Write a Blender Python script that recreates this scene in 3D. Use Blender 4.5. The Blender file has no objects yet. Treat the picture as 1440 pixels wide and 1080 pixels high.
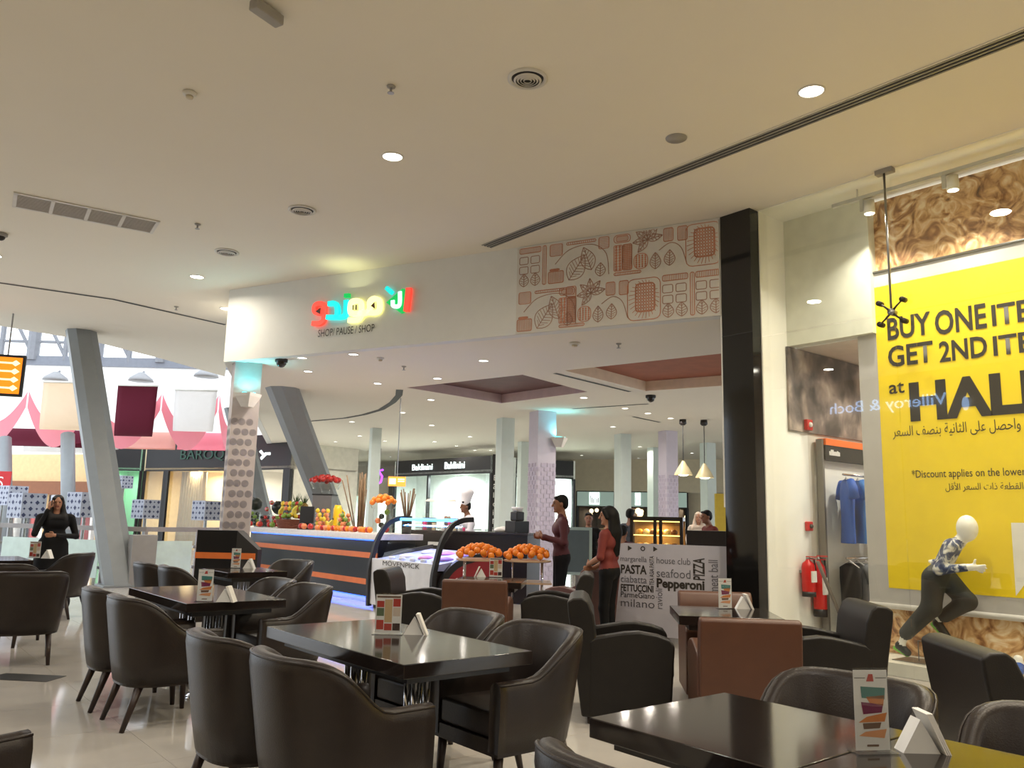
import bpy, bmesh, math, random
import numpy as np
from mathutils import Matrix, Vector
random.seed(7); rng = np.random.default_rng(7)
R = math.radians
SC = bpy.context.scene
COL = SC.collection

# ------------------------------------------------------------------ camera
FOC, CAMH = 1150.0, 1.4                       # focal length in pixels of the 1440x1080 frame, eye height
_up = np.array([166, 6930, -1150.0]); _up /= np.linalg.norm(_up)
def _cd(x, y): return np.array([x - 720, -(y - 540), -FOC])
_xb = -235; _yb = 540 + ((_xb - 720) * _up[0] - FOC * _up[2]) / _up[1]
_Y = _cd(_xb, _yb); _Y /= np.linalg.norm(_Y)
MC = np.array([np.cross(_Y, _up), _Y, _up])   # camera axes in the world
CP = np.array([0, 0, CAMH])
def ray(x, y): return MC @ _cd(x, y)
def zp(x, y, z): v = ray(x, y); return CP + v * ((z - CAMH) / v[2])          # on a level plane
def xp(x, y, X): v = ray(x, y); return CP + v * (X / v[0])                   # on a wall x = X
def yp(x, y, Y): v = ray(x, y); return CP + v * (Y / v[1])
def dp(x, y, D): return CP + ray(x, y) / FOC * D                             # at a depth
def pp(x, y, p, ang):
    n = np.array([-math.sin(R(ang)), math.cos(R(ang)), 0]); v = ray(x, y)
    return CP + v * (np.dot(n, np.array(p) - CP) / np.dot(n, v))
cam = bpy.data.cameras.new('camera'); camo = bpy.data.objects.new('camera', cam); COL.objects.link(camo)
cam.sensor_fit = 'HORIZONTAL'; cam.sensor_width = 36; cam.lens = FOC / 1440 * 36
cam.clip_start = 0.05; cam.clip_end = 200
m4 = Matrix([list(MC[i]) + [CP[i]] for i in range(3)] + [[0, 0, 0, 1]])
camo.matrix_world = m4
SC.camera = camo
# ------------------------------------------------------------------ world, exposure
W = bpy.data.worlds.new('daylight'); SC.world = W; W.use_nodes = True
W.node_tree.nodes['Background'].inputs[0].default_value = (0.86, 0.93, 1.0, 1)
W.node_tree.nodes['Background'].inputs[1].default_value = 3.0
SC.view_settings.view_transform = 'Standard'; SC.view_settings.look = 'None'
SC.view_settings.exposure = -0.22; SC.view_settings.gamma = 1.0; SC.view_settings.use_curve_mapping = False
DOWNLIGHT_W, INNER_W, SHOP_W = 48.0, 36.0, 34.0

# ------------------------------------------------------------------ materials
def lin(c):
    return tuple(((v / 255) / 12.92 if v / 255 <= 0.04045 else ((v / 255 + 0.055) / 1.055) ** 2.4) for v in c) + (1,)
MATS = {}
def mat(name, c, rough=0.5, metal=0.0, var=0.06, scale=6.0, bump=0.0, bscale=60.0, emit=0.0, spec=0.5, coat=0.0, sheen=0.0):
    if name in MATS: return MATS[name]
    m = bpy.data.materials.new(name); m.use_nodes = True; nt = m.node_tree; N = nt.nodes; L = nt.links
    b = N['Principled BSDF']; b.inputs['Roughness'].default_value = rough; b.inputs['Metallic'].default_value = metal
    b.inputs['Specular IOR Level'].default_value = spec; b.inputs['Coat Weight'].default_value = coat
    b.inputs['Sheen Weight'].default_value = sheen
    col = lin(c)
    tc = N.new('ShaderNodeTexCoord'); nz = N.new('ShaderNodeTexNoise'); nz.inputs['Scale'].default_value = scale
    nz.inputs['Detail'].default_value = 4; L.new(tc.outputs['Object'], nz.inputs['Vector'])
    rp = N.new('ShaderNodeValToRGB'); L.new(nz.outputs['Fac'], rp.inputs[0])
    rp.color_ramp.elements[0].position = 0.3; rp.color_ramp.elements[1].position = 0.7
    rp.color_ramp.elements[0].color = tuple(max(0, v * (1 - var)) for v in col[:3]) + (1,)
    rp.color_ramp.elements[1].color = tuple(min(1, v * (1 + var)) for v in col[:3]) + (1,)
    L.new(rp.outputs[0], b.inputs['Base Color'])
    if bump:
        n2 = N.new('ShaderNodeTexNoise'); n2.inputs['Scale'].default_value = bscale; n2.inputs['Detail'].default_value = 3
        L.new(tc.outputs['Object'], n2.inputs['Vector'])
        bp = N.new('ShaderNodeBump'); bp.inputs['Strength'].default_value = bump; bp.inputs['Distance'].default_value = 0.01
        L.new(n2.outputs['Fac'], bp.inputs['Height']); L.new(bp.outputs[0], b.inputs['Normal'])
    if emit:
        L.new(rp.outputs[0], b.inputs['Emission Color']); b.inputs['Emission Strength'].default_value = emit
    MATS[name] = m
    return m
def glassmat(name, tint=(1, 1, 1), refl=1.0, ior=1.5, film=0.0):
    if name in MATS: return MATS[name]
    m = bpy.data.materials.new(name); m.use_nodes = True; nt = m.node_tree; N = nt.nodes; L = nt.links
    N.remove(N['Principled BSDF']); out = N['Material Output']
    tr = N.new('ShaderNodeBsdfTransparent'); tr.inputs[0].default_value = tuple(tint) + (1,)
    gl = N.new('ShaderNodeBsdfGlossy'); gl.inputs['Roughness'].default_value = 0.0
    r0 = ((ior - 1) / (ior + 1)) ** 2                      # Schlick, the same from both sides of a thin pane
    ge = N.new('ShaderNodeNewGeometry'); dt = N.new('ShaderNodeVectorMath'); dt.operation = 'DOT_PRODUCT'
    L.new(ge.outputs['Normal'], dt.inputs[0]); L.new(ge.outputs['Incoming'], dt.inputs[1])
    def mth(op, a, b=None, c=None):
        q = N.new('ShaderNodeMath'); q.operation = op
        for k, v in enumerate((a, b, c)):
            if v is None: continue
            if isinstance(v, (int, float)): q.inputs[k].default_value = v
            else: L.new(v, q.inputs[k])
        return q.outputs[0]
    ab = mth('ABSOLUTE', dt.outputs['Value']); f5 = mth('POWER', mth('SUBTRACT', 1.0, ab), 5.0)
    mx = N.new('ShaderNodeMixShader'); L.new(mth('MULTIPLY_ADD', f5, (1 - r0) * refl, r0 * refl + film), mx.inputs[0])
    L.new(tr.outputs[0], mx.inputs[1]); L.new(gl.outputs[0], mx.inputs[2]); L.new(mx.outputs[0], out.inputs[0])
    MATS[name] = m
    return m
def ramp_mat(name, stops, scale, rough=0.6, detail=6, distort=0.0, stretch=(1, 1, 1), kind='noise'):
    if name in MATS: return MATS[name]
    m = bpy.data.materials.new(name); m.use_nodes = True; nt = m.node_tree; N = nt.nodes; L = nt.links
    b = N['Principled BSDF']; b.inputs['Roughness'].default_value = rough
    tc = N.new('ShaderNodeTexCoord'); mp = N.new('ShaderNodeMapping'); mp.inputs['Scale'].default_value = stretch
    L.new(tc.outputs['Object'], mp.inputs['Vector'])
    if kind == 'wave':
        nz = N.new('ShaderNodeTexWave'); nz.inputs['Scale'].default_value = scale; nz.inputs['Distortion'].default_value = distort
        nz.inputs['Detail'].default_value = detail
    elif kind == 'voronoi':
        nz = N.new('ShaderNodeTexVoronoi'); nz.inputs['Scale'].default_value = scale
    else:
        nz = N.new('ShaderNodeTexNoise'); nz.inputs['Scale'].default_value = scale; nz.inputs['Detail'].default_value = detail
        nz.inputs['Distortion'].default_value = distort
    L.new(mp.outputs[0], nz.inputs['Vector'])
    rp = N.new('ShaderNodeValToRGB'); L.new(nz.outputs['Distance' if kind == 'voronoi' else 'Fac'], rp.inputs[0])
    while len(rp.color_ramp.elements) < len(stops): rp.color_ramp.elements.new(0.5)
    for e, (p, c) in zip(rp.color_ramp.elements, stops): e.position = p; e.color = lin(c)
    L.new(rp.outputs[0], b.inputs['Base Color'])
    MATS[name] = m
    return m
CEIL = mat('ceiling paint', (226, 219, 204), 0.85, var=0.015, scale=0.6)
FASC = mat('fascia paint', (214, 214, 210), 0.7, var=0.015)
WHITE = mat('white paint', (236, 234, 226), 0.6, var=0.02)
CREAM = mat('cream wall', (206, 194, 168), 0.7, var=0.04)
FLOOR = mat('polished tile', (192, 187, 180), 0.07, var=0.05, scale=2.5, spec=0.55)
GROUT = mat('floor grout', (150, 142, 128), 0.6)
DARKGRY = mat('dark slot', (44, 43, 42), 0.6)
GREYMET = mat('grey vent metal', (150, 146, 140), 0.45)
LTMET = mat('pale vent metal', (206, 202, 194), 0.45)
BLACK = mat('black polished cladding', (20, 19, 19), 0.07, var=0.1, spec=0.6)
BLKM = mat('matt black', (24, 23, 24), 0.5)
STEEL = mat('steel column paint', (132, 137, 140), 0.45, var=0.03)
CHROME = mat('chrome', (200, 200, 204), 0.12, 1.0, var=0.02)
BRUSH = mat('brushed metal', (150, 150, 150), 0.35, 1.0)
LEATHER = mat('dark brown leather', (36, 28, 24), 0.38, var=0.16, scale=9, bump=0.12, bscale=160, spec=0.36)
LEATHER2 = mat('black brown leather', (28, 25, 23), 0.45, var=0.12, scale=9, bump=0.12, bscale=160, spec=0.36)
TAN = mat('tan brown leather', (84, 50, 33), 0.42, var=0.08, scale=9, bump=0.12, bscale=160)
ROSE = mat('rose brown leather', (96, 60, 54), 0.42, var=0.08, scale=9, bump=0.1, bscale=160)
WOODLEG = mat('dark stained leg wood', (42, 27, 22), 0.4, var=0.2)
TABLE = mat('dark polished table top', (33, 27, 25), 0.09, var=0.2, scale=3, spec=0.55)
TABLEB = mat('dark table apron', (24, 19, 18), 0.3)
PAPER = mat('white paper', (232, 230, 226), 0.6)
ACRYL = glassmat('clear acrylic', (0.95, 0.96, 0.97), 1.0, 1.45)
GLASS = glassmat('shop glass', (0.97, 0.985, 0.975), 1.6, 1.5)
RAILGL = glassmat('balustrade glass', (0.82, 0.95, 0.9), 1.2, 1.5)
YELLOW = mat('yellow banner vinyl', (243, 212, 30), 0.5, var=0.03, bump=0.25, bscale=3)
SILVER = mat('silver banner vinyl', (186, 182, 180), 0.45, var=0.04, bump=0.3, bscale=5)
INK = mat('dark printed ink', (42, 36, 30), 0.6, var=0.02)
RED = mat('red enamel', (196, 28, 26), 0.3)
ORANGE = mat('orange stripe laminate', (206, 104, 38), 0.45)
DKBROWN = mat('dark espresso laminate', (30, 24, 25), 0.3, var=0.12)
NAVY = mat('black blue laminate', (12, 12, 17), 0.3, spec=0.3)
WOODC = mat('red brown wood panel', (150, 84, 58), 0.6, var=0.12, scale=4)
WOODD = mat('dark plum wood panel', (98, 62, 58), 0.6, var=0.12, scale=4)
SKIN = mat('skin', (170, 120, 92), 0.5, var=0.05)
SKIND = mat('deeper skin', (134, 92, 70), 0.5, var=0.05)
HAIR = mat('black hair', (12, 10, 9), 0.6, var=0.3, scale=40, spec=0.25)
LIP = mat('lips', (128, 66, 58), 0.5)
EYE = mat('eyes', (30, 24, 22), 0.3)
def emat(name, c, s):
    return mat(name, c, 0.5, var=0.0, emit=s)
LENS = emat('lit downlight lens', (255, 246, 228), 14)
LENSC = emat('lit small downlight lens', (255, 250, 240), 10)

# ------------------------------------------------------------------ mesh helpers
class B:
    def __init__(s): s.v = []; s.f = []; s.m = []; s.mi = 0
    def add(s, v, f):
        o = len(s.v); s.v += [tuple(map(float, p)) for p in v]
        s.f += [tuple(i + o for i in q) for q in f]; s.m += [s.mi] * len(f); return s
    def box(s, x0, x1, y0, y1, z0, z1):
        return s.add([(x0, y0, z0), (x1, y0, z0), (x1, y1, z0), (x0, y1, z0), (x0, y0, z1), (x1, y0, z1), (x1, y1, z1), (x0, y1, z1)],
                     [(3, 2, 1, 0), (4, 5, 6, 7), (0, 1, 5, 4), (1, 2, 6, 5), (2, 3, 7, 6), (3, 0, 4, 7)])
    def cyl(s, a, b, r0, r1=None, n=14, caps=True):
        r1 = r0 if r1 is None else r1; a = Vector(a); b = Vector(b); d = (b - a).normalized()
        u = d.orthogonal().normalized(); w = d.cross(u); V = []
        for p, r in ((a, r0), (b, r1)):
            for i in range(n):
                t = 2 * math.pi * i / n; V.append(p + u * (r * math.cos(t)) + w * (r * math.sin(t)))
        F = [(i, (i + 1) % n, n + (i + 1) % n, n + i) for i in range(n)]
        if caps: F += [tuple(range(n - 1, -1, -1)), tuple(range(n, 2 * n))]
        return s.add(V, F)
    def tube(s, pts, r, n=8, closed=False):
        pts = [Vector(p) for p in pts]; V = []; F = []; m = len(pts); u = None
        rr = r if isinstance(r, (list, tuple)) else [r] * m
        for k, p in enumerate(pts):
            d = (pts[min(k + 1, m - 1)] - pts[max(k - 1, 0)]).normalized()
            u = d.orthogonal().normalized() if u is None else (u - d * u.dot(d)).normalized()
            w = d.cross(u)
            for i in range(n):
                t = 2 * math.pi * i / n; V.append(p + u * (rr[k] * math.cos(t)) + w * (rr[k] * math.sin(t)))
        for k in range(m - 1):
            for i in range(n):
                j = (i + 1) % n; F.append((k * n + i, k * n + j, (k + 1) * n + j, (k + 1) * n + i))
        F += [tuple(range(n - 1, -1, -1)), tuple(range((m - 1) * n, m * n))]
        return s.add(V, F)
    def lathe(s, prof, n=20, c=(0, 0, 0), cap=True):
        V = []; F = []; m = len(prof)
        for r, z in prof:
            for i in range(n):
                t = 2 * math.pi * i / n; V.append((c[0] + r * math.cos(t), c[1] + r * math.sin(t), c[2] + z))
        for k in range(m - 1):
            for i in range(n):
                j = (i + 1) % n; F.append((k * n + i, k * n + j, (k + 1) * n + j, (k + 1) * n + i))
        if cap: F += [tuple(range(n - 1, -1, -1)), tuple(range((m - 1) * n, m * n))]
        return s.add(V, F)
    def prism(s, poly, z0, z1):
        n = len(poly)
        V = [(p[0], p[1], z0) for p in poly] + [(p[0], p[1], z1) for p in poly]
        return s.add(V, [tuple(range(n - 1, -1, -1)), tuple(range(n, 2 * n))] + [(i, (i + 1) % n, n + (i + 1) % n, n + i) for i in range(n)])
    def sphere(s, c, r, nu=10, nv=7):
        r = (r, r, r) if not isinstance(r, (tuple, list)) else r
        V = [(c[0], c[1], c[2] - r[2])]; F = []
        for k in range(1, nv):
            a = math.pi * k / nv - math.pi / 2
            for i in range(nu):
                t = 2 * math.pi * i / nu
                V.append((c[0] + r[0] * math.cos(a) * math.cos(t), c[1] + r[1] * math.cos(a) * math.sin(t), c[2] + r[2] * math.sin(a)))
        V.append((c[0], c[1], c[2] + r[2])); T = len(V) - 1
        for i in range(nu):
            j = (i + 1) % nu
            F.append((0, 1 + j, 1 + i)); F.append((T, 1 + (nv - 2) * nu + i, 1 + (nv - 2) * nu + j))
            for k in range(nv - 2):
                a = 1 + k * nu; F.append((a + i, a + j, a + nu + j, a + nu + i))
        return s.add(V, F)
    def stroke(s, pts, w, y=0.0, t=0.0, cap=True):
        """flat ribbon in the local x-z plane facing -y, thickness t behind"""
        P = [Vector((p[0], p[1])) for p in pts]
        if cap and len(P) > 1:
            P[0] = P[0] - (P[1] - P[0]).normalized() * w * 0.4; P[-1] = P[-1] + (P[-1] - P[-2]).normalized() * w * 0.4
        Lf = []; Rt = []
        for k in range(len(P)):
            d = (P[min(k + 1, len(P) - 1)] - P[max(k - 1, 0)])
            d = d.normalized() if d.length > 1e-9 else Vector((1, 0)); n = Vector((-d.y, d.x)) * w / 2
            Lf.append(P[k] + n); Rt.append(P[k] - n)
        n = len(P); V = [(p.x, y, p.y) for p in Lf] + [(p.x, y, p.y) for p in Rt]
        F = [(k + n, k + 1 + n, k + 1, k) for k in range(n - 1)]
        if t:
            V += [(p.x, y + t, p.y) for p in Lf] + [(p.x, y + t, p.y) for p in Rt]
            F += [(k, k + 1, 2 * n + k + 1, 2 * n + k) for k in range(n - 1)] + [(n + k + 1, n + k, 3 * n + k, 3 * n + k + 1) for k in range(n - 1)]
            F += [(0, 2 * n, 3 * n, n), (n - 1, 2 * n - 1, 4 * n - 1, 3 * n - 1)]
        return s.add(V, F)
    def mesh(s, name, mats):
        me = bpy.data.meshes.new(name); me.from_pydata(s.v, [], s.f); me.update()
        for m in (mats if isinstance(mats, (list, tuple)) else [mats]): me.materials.append(m)
        if any(s.m): me.polygons.foreach_set('material_index', s.m)
        return me
    def build(s, name, mats, parent=None, smooth=False, bevel=0.0, loc=None, rz=None, seg=2):
        me = s.mesh(name, mats)
        return link(name, me, parent, smooth, bevel, loc, rz, seg)
def link(name, me, parent=None, smooth=False, bevel=0.0, loc=None, rz=None, seg=2):
    o = bpy.data.objects.new(name, me); COL.objects.link(o)
    if parent: o.parent = parent
    if loc is not None: o.location = [float(v) for v in loc]
    if rz is not None: o.rotation_euler = (0, 0, rz)
    if smooth: me.polygons.foreach_set('use_smooth', [True] * len(me.polygons))
    if bevel:
        b = o.modifiers.new('bevel', 'BEVEL'); b.width = bevel; b.segments = seg; b.limit_method = 'ANGLE'; b.angle_limit = R(40)
        me.polygons.foreach_set('use_smooth', [True] * len(me.polygons))
        o.modifiers.new('normals', 'WEIGHTED_NORMAL')
    return o
def tag(o, label, cat, group=None, kind=None):
    if label: o['label'] = label
    if cat: o['category'] = cat
    if group: o['group'] = group
    if kind: o['kind'] = kind
    return o
def thing(name, label, cat, loc=(0, 0, 0), rz=0.0, group=None):
    o = bpy.data.objects.new(name, None); COL.objects.link(o); o.location = [float(v) for v in loc]; o.rotation_euler = (0, 0, rz)
    o.empty_display_size = 0.1
    return tag(o, label, cat, group)
def struct(o, label=None): o['kind'] = 'structure'; return tag(o, label, None)
def dup(root, loc, rz=None, label=None, group=None):
    r = root.copy(); COL.objects.link(r); r.location = [float(v) for v in loc]
    if rz is not None: r.rotation_euler = (0, 0, rz)
    if label: r['label'] = label
    if group: r['group'] = group
    for ch in root.children:
        c = ch.copy(); COL.objects.link(c); c.parent = r
        for g in ch.children:
            d = g.copy(); COL.objects.link(d); d.parent = c
    return r
def frame(o, origin, right, up=(0, 0, 1)):
    """place o so that its local x runs along right, z along up and -y faces the viewer"""
    r = Vector([float(v) for v in right]).normalized(); u = Vector(up).normalized(); y = u.cross(r)
    o.matrix_world = Matrix([[r[i], y[i], u[i], float(origin[i])] for i in range(3)] + [[0, 0, 0, 1]])
    return o
_dg = None
def text_mesh(body, size, m, width=None, height=None, extrude=0.0, bold=0.0, align='LEFT', shear=0.0):
    """mesh of a line of lettering in local x (right) / z (up), facing -y"""
    cu = bpy.data.curves.new('lettering', 'FONT'); cu.body = body; cu.size = size; cu.extrude = extrude; cu.offset = bold; cu.shear = shear
    cu.align_x = align; cu.resolution_u = 3
    o = bpy.data.objects.new('lettering', cu); COL.objects.link(o)
    dg = bpy.context.evaluated_depsgraph_get(); dg.update()
    me = bpy.data.meshes.new_from_object(o.evaluated_get(dg)); bpy.data.objects.remove(o); bpy.data.curves.remove(cu)
    n = len(me.vertices); a = np.empty(n * 3); me.vertices.foreach_get('co', a); a = a.reshape(-1, 3)
    if n:
        lo = a.min(0); hi = a.max(0)
        if width: a[:, 0] = (a[:, 0] - (lo[0] if align == 'LEFT' else 0)) * (width / (hi[0] - lo[0]))
        if height: a[:, 1] *= height / (hi[1] - lo[1])
        b = np.stack([a[:, 0], -a[:, 2], a[:, 1]], 1)
        me.vertices.foreach_set('co', b.ravel())
    me.update(); me.materials.clear(); me.materials.append(m)
    return me
_AR = {'ا': (0xFE8D, 2), 'أ': (0xFE83, 2), 'ب': (0xFE8F, 4), 'ة': (0xFE93, 2), 'ت': (0xFE95, 4), 'ث': (0xFE99, 4), 'ح': (0xFEA1, 4),
       'ذ': (0xFEAB, 2), 'ر': (0xFEAD, 2), 'س': (0xFEB1, 4), 'ص': (0xFEB9, 4), 'ط': (0xFEC1, 4), 'ع': (0xFEC9, 4), 'ف': (0xFED1, 4),
       'ق': (0xFED5, 4), 'ل': (0xFEDD, 4), 'ن': (0xFEE5, 4), 'و': (0xFEED, 2), 'ى': (0xFEEF, 2), 'ي': (0xFEF1, 4)}
def arabic(s):
    out = []
    for i, ch in enumerate(s):
        if ch not in _AR: out.append(ch); continue
        base, n = _AR[ch]
        prev = i > 0 and s[i - 1] in _AR and _AR[s[i - 1]][1] == 4
        nxt = n == 4 and i + 1 < len(s) and s[i + 1] in _AR
        out.append(chr(base + (3 if prev and nxt else 1 if prev else 2 if nxt else 0)))
    t = ''.join(out)
    for a, b in (('\uFEDF\uFE84', '\uFEF7'), ('\uFEE0\uFE84', '\uFEF8')): t = t.replace(a, b)
    return t[::-1]
def area(name, loc, power, size, color=(1, 0.9, 0.76), spread=150, rot=(0, 0, 0), parent=None):
    l = bpy.data.lights.new(name, 'AREA'); l.shape = 'DISK'; l.size = size; l.energy = power; l.color = color; l.spread = R(spread)
    o = bpy.data.objects.new(name, l); COL.objects.link(o); o.location = [float(v) for v in loc]; o.rotation_euler = rot
    if parent: o.parent = parent
    return o

# ================================================================== SETTING
CZ, SZ, GX = 5.1, 3.88, 8.1                   # upper ceiling, lower ceiling, shop glass plane
P0 = np.array([7.95, 5.79, 0]); P1 = np.array([4.72, 13.37, 0]); FANG = math.degrees(math.atan2(P1[1] - P0[1], P1[0] - P0[0]))
FT = (P0 - P1) / np.linalg.norm(P0 - P1)      # along the fascia, to the right as seen
FN = np.array([-FT[1], FT[0], 0])             # away from the viewer
def fp(x, y, off=0.0): return pp(x, y, P0 + FN * off, FANG)
# ---- floor with its tiles
fl = struct(B().box(-8, 60, -9, 62, -0.2, -0.003).build('floor', FLOOR))
tile = B().box(-0.4485, 0.4485, -0.4485, 0.4485, -0.02, 0.0).mesh('tile', FLOOR)
for i in range(10):
    for j in range(14):
        t = link('tile', tile, fl, bevel=0.0, loc=(-0.6 + i * 0.9, 1.0 + j * 0.9, 0))
# ---- upper ceiling
edge = [(-8, 19.2), (-2, 19.3), (2.26, 19.5), (4.1, 19.8), (5.86, 20.8), (7.9, 22.2)]
poly = [(-8, -9), (8.1, -9), (8.1, 5.4), (7.95, 5.79), (4.72, 13.37), (4.95, 13.6)] + edge[::-1]
struct(B().prism(poly, CZ, CZ + 0.7).build('ceiling', CEIL))
g0, g1, g2 = zp(-60, 388, CZ), zp(160, 420, CZ), zp(318, 456, CZ)
b = B()
for a, c in ((g0, g1), (g1, g2)):
    b.add([(a[0], a[1], CZ - 0.004), (c[0], c[1], CZ - 0.004), (c[0], c[1] + 0.09, CZ - 0.004), (a[0], a[1] + 0.09, CZ - 0.004)], [(3, 2, 1, 0)])
struct(b.build('trim_1', DARKGRY), 'dark shadow gap line crossing the ceiling')
# ---- fascia with the sign and the return towards the atrium
def along(p, q, thick, z0, z1, off=0.0):
    p = np.array(p[:2]); q = np.array(q[:2]); d = (q - p) / np.linalg.norm(q - p); n = np.array([d[1], -d[0]])
    if np.dot(n, p) < 0: n = -n
    p = p + n * off; q = q + n * off
    return B().prism([p, q, q + n * thick, p + n * thick], z0, z1)
struct(along(P1, P0, 0.16, SZ - 0.01, CZ).build('wall_fascia', FASC), 'long white fascia band carrying the sign')
far = dp(381, 560, 30)
struct(B().prism([(4.74, 13.40), (4.9, 13.45), (far[0] + 0.2, far[1]), (far[0], far[1])], SZ - 0.01, CZ + 1.2).build('wall_return', FASC))
# ---- lower ceiling with coffers
cofA = [zp(*q, SZ)[:2] for q in ((735, 527), (826, 551), (705, 567), (572, 545))]
cofB = [zp(794, 521, SZ)[:2], zp(908, 550, SZ)[:2], np.array([12.9, 6.5]), np.array([9.95, 6.6])]
cofC = [zp(*q, SZ)[:2] for q in ((838, 583), (880, 590), (905, 597), (850, 594))]
outer = [(7.99, 5.73), (60, 5.73), (60, 62), (far[0] + 14, 62), (far[0], far[1]), (4.93, 13.5), (4.76, 13.36)]
bm = bmesh.new(); es = []
for loop in [outer, cofA, cofB]:
    vs = [bm.verts.new((float(p[0]), float(p[1]), SZ)) for p in loop]
    es += [bm.edges.new((vs[i], vs[(i + 1) % len(vs)])) for i in range(len(vs))]
bmesh.ops.triangle_fill(bm, use_beauty=True, use_dissolve=False, edges=es)
for f in bm.faces:
    if f.normal.z > 0: f.normal_flip()
me = bpy.data.meshes.new('ceiling_lower'); bm.to_mesh(me); bm.free(); me.materials.append(CEIL)
low = struct(link('ceiling_lower', me))
for loop, top, wall in ((cofA, WOODD, mat('coffer plum wall', (196, 172, 168), 0.7)), (cofB, WOODC, mat('coffer cream wall', (232, 212, 186), 0.7))):
    z1 = SZ + 0.19; n = 4
    b = B(); b.add([(p[0], p[1], SZ) for p in loop] + [(p[0], p[1], z1) for p in loop], [(i, (i + 1) % n, n + (i + 1) % n, n + i) for i in range(n)])
    c = b.build('coffer_side', wall, low)
    B().add([(p[0], p[1], z1) for p in loop], [(0, 1, 2, 3)]).build('coffer_panel', top, low)
struct(B().prism(outer, SZ + 0.45, SZ + 0.6).build('ceiling_slab', CEIL))
# ---- black polished column
a = xp(1014, 303, 7.95); c = xp(1055, 291, 7.95)
bc = struct(B().box(7.93, 8.32, 5.37, 5.79, 0, CZ).build('column_black', BLACK, bevel=0.004), 'black polished square column beside the shop window')
B().box(7.925, 7.93, 5.37, 5.79, 3.6, 3.606).build('joint', DARKGRY, bc)
# thin pale reveal to the left of the column
struct(B().box(7.96, 8.0, 5.79, 5.83, 1.6, SZ).build('trim_2', WHITE))
# ---- patterned pillar at the end of the fascia
PANG = R(-14); PS = 0.43
pc = np.array([4.85, 13.18])
pu = np.array([math.cos(PANG), math.sin(PANG)]); pv = np.array([-pu[1], pu[0]])
pil = struct(B().box(0, PS, 0, PS, 0, SZ).build('column_patterned', mat('pillar paint', (172, 162, 158), 0.6), loc=(pc[0], pc[1], 0), rz=PANG), 'pale square pillar wrapped in a rosette pattern')
ROS = mat('rosette print', (124, 118, 122), 0.7, var=0.05)
def rosette(b, cx, cz, r, face):
    def pt(x, z): return (x, -0.003, z) if face == 0 else (-0.003, x, z)
    k = 14
    ring = lambda r0, r1: b.add([pt(cx + rr * math.cos(2 * math.pi * i / k), cz + rr * math.sin(2 * math.pi * i / k)) for rr in (r0, r1) for i in range(k)],
                                [((i, (i + 1) % k, k + (i + 1) % k, k + i) if face else (k + i, k + (i + 1) % k, (i + 1) % k, i)) for i in range(k)])
    ring(r * 0.80, r); ring(r * 0.5, r * 0.68); ring(0.05 * r, r * 0.2)
    for i in range(8):
        t = 2 * math.pi * (i + 0.5) / 8
        p, q = r * 0.24, r * 0.48; w = r * 0.07
        dx, dz = math.cos(t), math.sin(t)
        b.add([pt(cx + p * dx - w * dz, cz + p * dz + w * dx), pt(cx + p * dx + w * dz, cz + p * dz - w * dx), pt(cx + q * dx + w * dz, cz + q * dz - w * dx), pt(cx + q * dx - w * dz, cz + q * dz + w * dx)],
              [(3, 2, 1, 0) if face else (0, 1, 2, 3)])
for face in (0, 1):
    b = B(); sx = 0.125; sz = 0.19
    for row in range(15):
        for cidx in range(4):
            x = 0.045 + cidx * sx + (sx / 2 if row % 2 else 0)
            if x + 0.03 > PS: continue
            rosette(b, x if x > .06 else .06, 2.88 - row * sz * 0.88, 0.056, face)
    o = b.build('rosette_print', ROS, pil); o['kind'] = 'stuff'
# ---- shop window: reveals, bulkhead, glass panes, plinth
XB = 8.62
struct(B().box(GX, XB + 0.02, 5.36, 5.5, 0, CZ).box(XB + 0.02, 9.0, 5.36, 5.5, 0, 3.6).build('wall_shop_side', WHITE))
struct(B().box(9.0, 12.5, 5.36, 5.5, 0, 4.2).build('wall_shop_inner', mat('shop inner wall', (214, 208, 196), 0.7)))
struct(B().box(XB, XB + 0.14, 4.3, 5.36, 3.53, CZ).build('wall_bulkhead', mat('bulkhead paint', (218, 218, 204), 0.7)))
struct(B().box(8.82, 12.5, -9, 5.36, 3.53, 3.6).build('ceiling_shop', mat('shop ceiling paint', (214, 204, 190), 0.8)))
struct(B().box(GX - 0.02, XB + 0.2, -9, 5.4, CZ - 0.004, CZ + 0.2).build('ceiling_window_box', WHITE))
struct(B().box(12.5, 12.6, -9, 5.5, 0, 5).build('wall_shop_far', WHITE))
struct(B().box(GX + 0.02, XB + 0.6, -9, 4.75, 0, 0.12).build('window_plinth', mat('white plinth', (226, 222, 212), 0.35)))
paneM = []
ycuts = [5.36, 3.81, 2.2, 0.6, -1.0, -9]
for j in range(5):
    for (z0, z1) in ((0.0, 3.56), (3.57, CZ)):
        o = B().box(GX, GX + 0.012, ycuts[j + 1] + 0.003, ycuts[j] - 0.003, z0, z1).build('window_%d' % (j * 2 + (1 if z0 == 0 else 2)), GLASS)
        struct(o, 'clear frameless glass pane of the shop window')
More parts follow.
